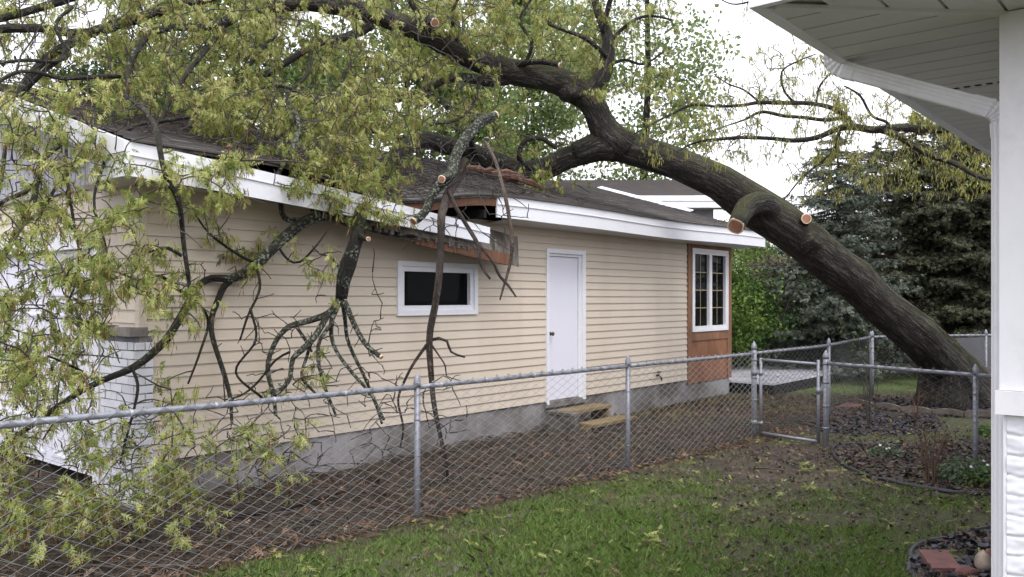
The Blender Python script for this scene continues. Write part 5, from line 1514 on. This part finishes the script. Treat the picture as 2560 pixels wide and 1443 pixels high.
# spruces: whorls of drooping sprays of needles
def needle_mat(name, a, b, c): return mk_leaf(name, [(0, a), (0.5, b), (1, c)], 0.12, 0.6)
M['blue_needle'] = needle_mat('blue_spruce_needles', (0.030, 0.040, 0.027), (0.080, 0.098, 0.072), (0.16, 0.178, 0.142))
M['green_needle'] = needle_mat('dark_spruce_needles', (0.020, 0.023, 0.013), (0.055, 0.059, 0.032), (0.110, 0.113, 0.066))
def spruce(label, x, y, h, R, mat, seed, lowest=0.12, whorls=22, group='spruces beyond the back fence'):
    r = np.random.default_rng(seed)
    o = thing('spruce_tree', label, 'tree', (x, y, gh(x, y)), 0, group)
    mb = MB(); mb.tube([(0, 0, -0.2), (0.02, 0, h * .3), (0, 0.03, h * .7), (0, 0, h)], [0.03 + h * .016, h * .014, h * .008, 0.01], 8, rough=0.05)
    mb.build('trunk', M['trunk'], o)
    mb = MB(); P_, D_, Nn, Sz, Tt = [], [], [], [], []
    for w in range(whorls):
        f = w / (whorls - 1)
        z = h * (lowest + (0.97 - lowest) * f)
        ln = R * (1 - f) ** 0.55 + 0.12
        nb = int(r.integers(5, 8))
        a0 = r.uniform(0, 6.28)
        for b in range(nb):
            a = a0 + b * 6.283 / nb + r.normal(0, 0.2)
            l = ln * r.uniform(0.7, 1.12)
            zz = z + r.normal(0, 0.12)
            drp = r.uniform(0.12, 0.42) * (1 - f * 0.7)
            u = np.array([math.cos(a), math.sin(a), 0]); v = np.array([-u[1], u[0], 0])
            k = max(4, int(l / 0.12))
            pts = []
            for q in range(k + 1):
                t_ = q / k
                pts.append(u * l * t_ + np.array([0, 0, zz - drp * l * (t_ - 0.55 * t_ ** 3)]))
            mb.tube([Vector(p) for p in pts], [0.022 * (1 - q / k) + 0.004 for q in range(k + 1)], 4, caps=False)
            tb = r.uniform(0.2, 0.8)
            for q in range(1, k + 1):
                t_ = q / k
                side = 0.62 * l * (1 - t_) * min(1, t_ * 3.2) * 0.6 + 0.10
                for sg in (1, -1):
                    for e in range(2):
                        sd = v * sg * r.uniform(.6, 1) + u * r.uniform(0.3, 0.8) + np.array([0, 0, r.uniform(-0.55, 0.05)])
                        sd /= np.linalg.norm(sd)
                        L_ = side * r.uniform(0.6, 1.2)
                        m = max(2, int(L_ / 0.055))
                        for g in range(m):
                            P_.append(pts[q] + sd * L_ * g / m + np.array([0, 0, -0.10 * (g / m) ** 2]) + r.normal(0, 0.012, 3))
                            dd = sd * 0.8 + r.normal(0, 0.5, 3); dd[2] -= 0.25
                            D_.append(dd); Nn.append(r.normal(0, 0.6, 3) + np.array([0, 0, 1])); Sz.append(r.uniform(0.07, 0.13))
                            Tt.append(min(1, max(0, tb + r.normal(0, 0.17))))
    mb.build('branches', M['twig'], o)
    tmpl = np.array([[(0, 0.10, 0), (0, -0.10, 0), (1, 0, -0.1)], [(0.1, 0, 0.05), (0.35, 0.42, -0.05), (0.75, 0.30, -0.1)], [(0.1, 0, 0.05), (0.75, -0.30, -0.1), (0.35, -0.42, -0.05)]])
    V = place(tmpl, np.array(P_), np.array(D_), np.array(Nn), np.array(Sz))
    np_mesh('crown', V.reshape(-1, 3), 3, M[mat], o, np.repeat(np.array(Tt), 3))
    return o
for i, (px, d, h, R, mt, lw, wh, lab) in enumerate([
    (2095, 18.3, 5.35, 2.0, 'blue_needle', 0.10, 24, 'blue grey spruce with low boughs left of the leaning trunk'),
    (2290, 20.5, 6.3, 2.7, 'green_needle', 0.07, 30, 'dark olive spruce right behind the leaning trunk'),
    (2450, 19.5, 6.6, 2.5, 'green_needle', 0.07, 30, 'dark olive spruce nearest the white house'),
    (2190, 23.5, 6.2, 2.6, 'green_needle', 0.07, 28, 'slim dark spruce behind the blue grey one'),
    (2380, 24.5, 7.2, 2.9, 'green_needle', 0.07, 30, 'tall dark spruce standing behind the two olive ones'),
    (2620, 22.0, 8.0, 2.8, 'green_needle', 0.08, 28, 'dark spruce half hidden by the white house')]):
    p = at(px, 745, d)
    spruce(lab, p.x, p.y, h, R, mt, 90 + i, lw, wh)

# ---------------------------------------------------------------- plants in the beds
def stem_plant(name, label, px, py, h, n, spread, leaves, mat, leaf=0.03, cat='plant', stem='twig', seed=1, perstem=6, group=None):
    rr = random.Random(seed); r = np.random.default_rng(seed)
    p0 = gpt(px, py)
    o = thing(name, label, cat, p0, 0, group)
    mb = MB(); tips = []
    for k in range(n):
        a = rr.uniform(0, 6.28); s = rr.uniform(0.2, 1) * spread; hh = h * rr.uniform(0.6, 1.0)
        pts = [Vector((0.03 * math.cos(a), 0.03 * math.sin(a), -0.05)), Vector((s * .3 * math.cos(a), s * .3 * math.sin(a), hh * .45)), Vector((s * .7 * math.cos(a) + rr.gauss(0, .02), s * .7 * math.sin(a) + rr.gauss(0, .02), hh * .8)), Vector((s * math.cos(a), s * math.sin(a), hh))]
        mb.tube(pts, [0.006, 0.005, 0.004, 0.0015], 5, caps=False)
        for j in range(rr.randint(1, 4)):
            f = rr.uniform(.35, .95); q = pts[1].lerp(pts[3], f); e = q + Vector((rr.gauss(0, .07), rr.gauss(0, .07), rr.uniform(.04, .16) * h))
            mb.tube([q, (q + e) / 2 + Vector((rr.gauss(0, .01), 0, .01)), e], [0.003, 0.0025, 0.001], 4, caps=False); tips.append(tuple(e))
        tips += [tuple(pts[3]), tuple(pts[2])]
    mb.build('stems', M[stem], o)
    if leaves:
        tips = np.array(tips); idx = np.repeat(np.arange(len(tips)), perstem); m = len(idx)
        d = r.normal(size=(m, 3)); d[:, 2] += 0.2
        nn = r.normal(size=(m, 3)) * .6; nn[:, 2] += 1
        V = place(LEAF_Q, tips[idx] + r.normal(0, leaf * .9, (m, 3)), d, nn, r.uniform(.6, 1.3, m) * leaf)
        np_mesh('leaves', V.reshape(-1, 3), 3, M[mat], o, np.repeat(np.clip(r.normal(.6, .25, m), 0, 1), 2))
    return o
stem_plant('shrub', 'thin leggy shrub with sparse new leaves in the slate mulch behind the fence', 2178, 1076, 1.45, 7, 0.45, True, 'leaf_shrub', 0.035, 'shrub', seed=3, perstem=3)
stem_plant('shrub', 'small fresh green shrub beside the heaved soil', 2445, 950, 0.95, 16, 0.45, True, 'leaf_shrub', 0.05, 'shrub', seed=4, perstem=12)
M['red_stem'] = simple('reddish_stem', (0.12, 0.065, 0.045), 0.8, 0.3)
stem_plant('shrub', 'bare reddish brush growing against the foot of the leaning trunk', 2320, 1012, 1.05, 34, 0.42, False, 'leaf_shrub', 0.05, 'shrub', 'red_stem', 5)
stem_plant('shrub', 'cut back shrub of bare brown stems in the front bed', 2328, 1212, 0.62, 15, 0.24, False, 'leaf_shrub', 0.05, 'shrub', 'red_stem', 6)
stem_plant('shrub', 'bare twiggy stems beside the short fence run', 2290, 1050, 0.55, 8, 0.25, False, 'leaf_shrub', 0.05, 'shrub', 'red_stem', 8)

def clump(label, px, py, r0, h, mat, n, leaf, seed, flowers=0, fern=False, cat='plant'):
    r = np.random.default_rng(seed); p0 = gpt(px, py)
    o = thing('garden_plant', label, cat, p0)
    a = r.uniform(0, 6.28, n); rad = r0 * np.sqrt(r.uniform(0, 1, n))
    z = h * (1 - (rad / r0) ** 2 * .7) * r.uniform(.3, 1, n)
    P_ = np.stack([np.cos(a) * rad, np.sin(a) * rad * .8, z], 1)
    d = np.stack([np.cos(a), np.sin(a), r.uniform(-.5, .5, n)], 1) + r.normal(0, .4, (n, 3))
    nn = r.normal(0, .5, (n, 3)); nn[:, 2] += 1
    T_ = OAK if fern else LEAF_Q
    V = place(T_, P_, d, nn, r.uniform(.6, 1.3, n) * leaf)
    np_mesh('leaves', V.reshape(-1, 3), 3, M[mat], o, np.repeat(np.clip(r.normal(.5, .25, n), 0, 1), len(T_)))
    mb = MB()
    for k in range(14):
        b = r.uniform(0, 6.28); q = r.uniform(.2, .8) * r0
        mb.tube([(0.02 * math.cos(b), 0.02 * math.sin(b), -0.03), (q * .5 * math.cos(b), q * .5 * math.sin(b), h * .5), (q * math.cos(b), q * .8 * math.sin(b), h * .75)], [0.004, 0.003, 0.0015], 4, caps=False)
    mb.build('stems', M['leafstem'], o)
    for k in range(flowers):
        b = r.uniform(0, 6.28); q = r.uniform(.1, .9) * r0; c = Vector((q * math.cos(b), q * .8 * math.sin(b) - .04, h * r.uniform(.6, 1.05)))
        mb = MB()
        for j in range(6):
            t = j * 1.047
            e = Vector((math.cos(t), math.sin(t) * .6, math.sin(t) * .7)) * .015; s = Vector((-math.sin(t), math.cos(t) * .6, math.cos(t) * .7)) * .006
            mb.quad(c, c + e * .6 + s, c + e, c + e * .6 - s)
        mb.build('flower', M['white'], o)
M['leafstem'] = simple('green_stem', (0.07, 0.10, 0.03), 0.6, 0.2)
M['fern'] = mk_leaf('grey_green_leaf', [(0, (0.05, 0.085, 0.045)), (0.5, (0.11, 0.165, 0.09)), (1, (0.20, 0.26, 0.15))], 0.3)
clump('grey green ferny plant in the front bed beside the cut back stems', 2412, 1205, 0.24, 0.25, 'fern', 420, 0.07, 1, 0, True)
clump('green plant with small white flowers against the white house', 2468, 1210, 0.26, 0.22, 'leaf_shrub', 300, 0.055, 2, 5)
clump('small plant with white flowers inside the curve of the bed edging', 2215, 1142, 0.18, 0.14, 'fern', 190, 0.045, 3, 4)
clump('low green rosette beyond the short fence run by the white house', 2480, 1090, 0.18, 0.16, 'leaf_shrub', 160, 0.07, 4)

# ---------------------------------------------------------------- mulch of slate chips, litter, sticks, grass
def in_poly(x, y, poly):
    c = False; j = len(poly) - 1
    for i in range(len(poly)):
        xi, yi = poly[i]; xj, yj = poly[j]
        if (yi > y) != (yj > y) and x < (xj - xi) * (y - yi) / (yj - yi) + xi: c = not c
        j = i
    return c
bed1 = [tuple(p.xy) for p in c1] + [tuple(gpt(2600, 1100).xy), tuple(gpt(2400, 1108).xy)]
bed2 = [tuple(p.xy) for p in c2] + [(3.6, 4.2), (2.4, 4.2)]
bed3 = [tuple(gpt(*q).xy) for q in ((1995, 1050), (2110, 1020), (2240, 1032), (2330, 1042), (2370, 1062), (2300, 1082), (2180, 1092), (2060, 1080))]
bed4 = [tuple(p.xy) for p in be] + [(9.5, 14.5), (8.5, 15.2), (6.6, 14.4)]
M['slate'] = mk_leaf('slate_chip', [(0, (0.016, 0.015, 0.018)), (0.5, (0.042, 0.038, 0.046)), (1, (0.095, 0.088, 0.105))], 0.0, 0.5)
M['bark_chip'] = mk_leaf('bark_chip', [(0, (0.022, 0.017, 0.015)), (0.5, (0.060, 0.046, 0.042)), (1, (0.12, 0.10, 0.09))], 0.0, 0.7)
CHIP = np.array([[(-.5, -.3, 0), (.45, -.38, .02), (.55, .25, 0)], [(-.5, -.3, 0), (.55, .25, 0), (-.4, .36, .03)]])
def scatter(name, label, poly, n, size, mat, z=(0.004, 0.03), tilt=0.35, thick=True, seed=1):
    r = np.random.default_rng(seed)
    xs_, ys_ = [p[0] for p in poly], [p[1] for p in poly]
    P_ = []
    while len(P_) < n:
        x, y = r.uniform(min(xs_), max(xs_)), r.uniform(min(ys_), max(ys_))
        if in_poly(x, y, poly):
            if seed in (2, 4): x += r.normal(0, .07); y += r.normal(0, .07) if seed in (2, 4) else 0
            if noise.noise((x * 2.2, y * 2.2, seed)) < -0.25 and r.uniform() < .8: continue
            P_.append((x, y, gh(x, y) + r.uniform(*z)))
    P_ = np.array(P_)
    d = r.normal(size=(n, 3)); d[:, 2] *= tilt
    nn = r.normal(size=(n, 3)) * tilt; nn[:, 2] += 1
    V = place(CHIP, P_, d, nn, r.uniform(*size, n))
    t = np.clip(r.normal(.45, .25, n), 0, 1)
    return tag(np_mesh(name, V.reshape(-1, 3), 3, mat, None, np.repeat(t, 2)), label, kind='stuff')
scatter('slate_mulch', 'dark slate chips in the bed by the red paver', bed2, 3800, (0.025, 0.07), M['slate'], seed=1)
scatter('slate_mulch', 'purple grey slate chips behind the short fence run', bed3, 6500, (0.02, 0.055), M['slate'], seed=2)
scatter('bark_mulch', 'dark mulch in the front bed', bed1, 6500, (0.02, 0.06), M['bark_chip'], seed=3)
scatter('bark_mulch', 'dark mulch round the base of the leaning trunk', bed4, 6000, (0.03, 0.08), M['slate'], seed=4)

def yard(n, seed, cond, x=(-6, 7), y=(4.6, 15)):
    r = np.random.default_rng(seed); out = []
    while len(out) < n:
        X, Y = r.uniform(*x), r.uniform(*y)
        if cond(X, Y): out.append((X, Y, gh(X, Y)))
    return np.array(out)
def behind(x, y):
    d = x - y + FC
    if d > 0.10: return False
    q = GMI @ Vector((x, y, 0))
    return q.y < -0.02 or q.x < -0.1 or q.x > LEN
def vis(x, y, m=0.05):
    r_ = x / y
    return -0.64 < r_ < 0.60
r = np.random.default_rng(5)
M['dry_leaf'] = mk_leaf('dry_leaf', [(0, (0.04, 0.026, 0.018)), (0.5, (0.115, 0.072, 0.047)), (0.85, (0.25, 0.135, 0.08)), (1, (0.32, 0.22, 0.15))], 0.1, 0.55)
P_ = yard(14000, 6, lambda x, y: behind(x, y) and vis(x, y))
def strew(P_, name, label, mat, size, tmpl, tilt=0.5, mean=.45, seed=1, sd=.25, lift=(0.004, 0.03)):
    r = np.random.default_rng(seed); n = len(P_)
    P_ = P_.copy(); P_[:, 2] += r.uniform(*lift, n)
    d = r.normal(size=(n, 3)); d[:, 2] *= tilt; nn = r.normal(size=(n, 3)) * tilt; nn[:, 2] += 1
    V = place(tmpl, P_, d, nn, r.uniform(*size, n))
    return tag(np_mesh(name, V.reshape(-1, 3), 3, mat, None, np.repeat(np.clip(r.normal(mean, sd, n), 0, 1), len(tmpl))), label, kind='stuff')
strew(P_, 'leaf_litter', 'brown leaf litter between the fence and the garage', M['dry_leaf'], (0.04, 0.10), OAK, 0.55, .42, 1, .28)
P_ = yard(900, 7, lambda x, y: abs(x - y + FC) < 0.16 + 0.1 * random.random() and vis(x, y), y=(5, 11))
strew(P_, 'leaf_litter', 'drift of brown oak leaves along the foot of the fence', M['dry_leaf'], (0.05, 0.10), OAK, 0.7, .62, 2)
P_ = yard(2600, 8, lambda x, y: x - y + FC > 0.1 and vis(x, y), y=(5, 11))
strew(P_, 'leaf_litter', 'scraps of brown leaf on the lawn', M['dry_leaf'], (0.025, 0.07), OAK, 0.5, .35, 3, lift=(0.01, 0.04))
P_ = yard(2600, 21, lambda x, y: in_poly(x, y, bed1) or in_poly(x, y, bed2) or in_poly(x, y, bed3), x=(1, 7), y=(4.6, 15))
strew(P_, 'leaf_litter', 'brown scraps over the mulch beds', M['dry_leaf'], (0.025, 0.06), OAK, 0.5, .45, 4, lift=(0.02, 0.05))
P_ = yard(3600, 23, lambda x, y: x - y + FC > 0.1 and vis(x, y) and noise.noise((x * .9, y * .9, 8)) + (x * .16 - .2) > random.uniform(-.5, .5), y=(5, 11))
strew(P_, 'leaf_litter', 'brown crumbs and bark bits over the worn lawn', M['bark_chip'], (0.012, 0.04), CHIP, 0.6, .55, 6, lift=(0.01, 0.035))
P_ = yard(1300, 22, lambda x, y: x - y + FC > -0.4 and vis(x, y) and noise.noise((x * 1.3, y * 1.3, 3)) + (x * .10) > random.uniform(-.3, .6), y=(5, 11.5))
strew(P_, 'leaf_litter', 'torn yellow green leaf scraps over the lawn and the worn soil', M['oak_leaf'], (0.025, 0.065), OAK, 0.5, .6, 7, lift=(0.012, 0.04))
# litter lying on the roof
r = np.random.default_rng(31); Q = []
mb = MB(); rr = random.Random(31)
for _ in range(1500):
    lx, ly = r.uniform(-.2, 6.5), r.uniform(-.4, 3.0)
    if r.uniform() > math.exp(-((lx - 2.6) / 2.2) ** 2) * .9 + .12: continue
    w = GM @ Vector((lx, ly, roof_z(lx, ly) + .022)); Q.append(tuple(w))
    if r.uniform() < .55:
        a = rr.uniform(0, 6.28); l = rr.uniform(.15, .7); v = Vector((math.cos(a), math.sin(a), 0)) * l / 2
        e0_, e1_ = Vector((lx, ly, 0)) - v, Vector((lx, ly, 0)) + v
        e0_.z = roof_z(e0_.x, max(-.4, e0_.y)) + .02; e1_.z = roof_z(e1_.x, max(-.4, e1_.y)) + rr.uniform(.03, .12)
        m_ = (e0_ + e1_) / 2 + Vector((rr.gauss(0, .03), rr.gauss(0, .03), rr.uniform(.0, .05)))
        mb.tube([GM @ e0_, GM @ m_, GM @ e1_], [0.006, 0.005, 0.002], 4, caps=False)
tag(mb.build('twig_litter', M['twig']), 'broken twigs strewn on the garage roof', kind='stuff')
strew(np.array(Q), 'leaf_litter', 'leaf scraps strewn on the garage roof', M['dry_leaf'], (0.03, 0.08), OAK, 0.5, .4, 5, lift=(0.0, 0.03))
# twigs on the ground
mb = MB(); rr = random.Random(4)
for p in yard(1600, 9, lambda x, y: behind(x, y) and vis(x, y) and y < 12):
    a = rr.uniform(0, 6.28); l = rr.uniform(.08, .6); v = Vector((math.cos(a), math.sin(a), 0))
    p = Vector(p) + Vector((0, 0, rr.uniform(.01, .05)))
    mb.tube([p - v * l / 2, p + Vector((rr.gauss(0, .03), rr.gauss(0, .03), rr.uniform(0, .05))), p + v * l / 2 + Vector((0, 0, rr.uniform(0, .08)))], [0.005, 0.0045, 0.002], 4, caps=False, tint=rr.random())
tag(mb.build('twig_litter', M['twig_pale']), 'fallen twigs behind the fence', kind='stuff')
def log(label, a, b, r0, mat):
    mb = MB(); s = spline([(*a, r0), (*(a.lerp(b, .5) + Vector((.01, .02, .01))), r0 * .95), (*b, r0 * .8)], .06)
    mb.tube([Vector(p[:3]) for p in s], [p[3] for p in s], 9, rough=.08)
    return tag(mb.build('stick', M[mat]), label, 'stick', 'broken sticks on the ground behind the fence')
log('long grey stick on the litter behind the fence', gpt(690, 1296, .05), gpt(880, 1240, .06), 0.022, 'dead')
log('short orange split stick near the fence', gpt(868, 1240, .07), gpt(935, 1206, .09), 0.014, 'pale_dead')
log('dark stick lying low at the left behind the fence', gpt(560, 1310, .05), gpt(700, 1296, .05), 0.028, 'dead')
log('pale thin stick on the brown patch of the lawn', gpt(1870, 1176, .02), gpt(1960, 1180, .02), 0.008, 'pale_dead')

# grass blades
def lawn_density(x, y):
    d = x - y + FC
    if d < -0.02: return 0.0
    if in_poly(x, y, bed1) or in_poly(x, y, bed2): return 0.015
    n = noise.noise((x * 0.75, y * 0.75, 4.0)) * 0.6 + noise.noise((x * 2.3, y * 2.3, 1.0)) * 0.5 + noise.noise((x * 6, y * 6, 2.0)) * 0.3
    px = x / y * F + CX
    v = 0.70 + n * 0.95
    if y > 7.8: v -= 0.30 * min(1, (y - 7.8) / 1.5)
    if px > 1750 and y > 6.4: v -= 0.34 * min(1, (px - 1750) / 250)
    v -= 0.55 * math.exp(-((x - 2.9) ** 2 + (y - 8.9) ** 2) / 2.2)
    v -= 0.45 * math.exp(-((d - 0.0) / 0.22) ** 2)
    return min(1, max(0.03, v))
r = np.random.default_rng(12)
X = []; H = []
for _ in range(420000):
    y = r.uniform(4.9, 11.2); x = r.uniform(-0.62 * y, 0.6 * y)
    if x - y + FC < 0 or r.uniform() > min(1, (5.6 / y) ** 1.2 + 0.15): continue
    dn = lawn_density(x, y)
    if r.uniform() < dn ** 1.6:
        X.append((x, y, gh(x, y))); H.append(0.45 + 0.65 * dn)
X = np.array(X); H = np.array(H); n = len(X)
a = r.uniform(0, 6.28, n); h = r.uniform(0.018, 0.052, n) * H * np.where(r.uniform(size=n) < .04, 1.7, 1)
lean = np.stack([r.normal(0, .65, n), r.normal(0, .65, n), np.zeros(n)], 1) * h[:, None]
s = np.stack([np.cos(a), np.sin(a), 0 * a], 1) * r.uniform(.0014, .0028, n)[:, None]
mid = X + lean * .35 + np.array([0, 0, 1]) * (h * .6)[:, None]
tip = X + lean + np.array([0, 0, 1]) * (h * .95)[:, None]
V = np.stack([X - s, X + s, mid + s * .8, tip, mid - s * .8], 1)
M['grass'] = mk_leaf('lawn_grass', [(0, (0.19, 0.155, 0.07)), (0.2, (0.12, 0.155, 0.040)), (0.55, (0.135, 0.235, 0.048)), (1, (0.25, 0.35, 0.095))], 0.3, 0.45)
tag(np_mesh('grass', V.reshape(-1, 3), 5, M['grass'], None, np.clip(r.normal(.5, .22, n), 0, 1)), 'short lawn grass', kind='stuff')
# thin weeds behind the fence towards the steps and beyond
P_ = yard(16000, 13, lambda x, y: behind(x, y) and vis(x, y) and (y > 14.2 or noise.noise((x * 1.1, y * 1.1, 7)) + (y - 10.5) * .12 > 0.18), x=(-1, 12), y=(7.5, 22))
n = len(P_); a = r.uniform(0, 6.28, n); h = r.uniform(.03, .08, n)
s = np.stack([np.cos(a), np.sin(a), 0 * a], 1) * .004
V = np.stack([P_ - s, P_ + s, P_ + np.stack([r.normal(0, .5, n) * h, r.normal(0, .5, n) * h, h], 1)], 1)
tag(np_mesh('weeds', V.reshape(-1, 3), 3, M['grass'], None, np.clip(r.normal(.6, .25, n), 0, 1)), 'thin weeds and grass beyond the fence', kind='stuff')

# fallen green oak sprigs on the lawn
def sprig_mesh(seed, nl, ln):
    global rng
    keep = rng; rng = np.random.default_rng(seed)
    tips_ = np.stack([np.linspace(0, ln, 4), rng.normal(0, .02, 4), np.full(4, .035)], 1)
    V, t = sprays(tips_, np.tile(np.array([[.8, 0, .0]]), (4, 1)), (nl, nl + 2), (.045, .085), 1.0, .1, .45, 1.0)
    V[:, 2] = np.clip(V[:, 2] * .6, .012, .09)
    rng = keep
    return V, t
spots = [(1640, 1345, 1.25), (2330, 1190, .5), (1355, 1402, .9), (1190, 1375, .8), (1395, 1285, .7), (1840, 1285, .9), (2010, 1180, 1.0), (2090, 1185, 1.1), (2180, 1212, .9), (2030, 1230, 1.0), (1880, 1270, .8), (2085, 1255, .8), (1820, 1345, .7), (1100, 1328, .7), (690, 1402, 1.1), (760, 1430, 1.0), (1560, 1205, .6), (1790, 1150, .8), (1900, 1110, 1.0), (1730, 1165, .8), (2010, 1165, .8), (2110, 1165, .7), (1990, 1300, .8), (1930, 1400, .6), (1480, 1240, .6), (2240, 1225, .8), (2410, 1330, .8), (1690, 1440, .8), (1250, 1300, .5), (1960, 1240, .8)]
pos_words = ['large bright green oak sprig alone on the near lawn', 'green oak sprig on the dark mulch of the front bed']
for i, (px, py, sc) in enumerate(spots):
    V, t = sprig_mesh(200 + i % 7, 3 if i else 6, .10 if i else .17)
    o = np_mesh('oak_sprig', V, 3, M['oak_leaf'], None, t)
    o.location = gpt(px, py, 0.012); o.rotation_euler = (0, 0, random.uniform(0, 6.28)); o.scale = (sc, sc, sc)
    tag(o, pos_words[0] if i == 0 else 'small torn green oak sprig lying flat on the lawn or bare soil', 'sprig', 'torn oak sprigs on the lawn')
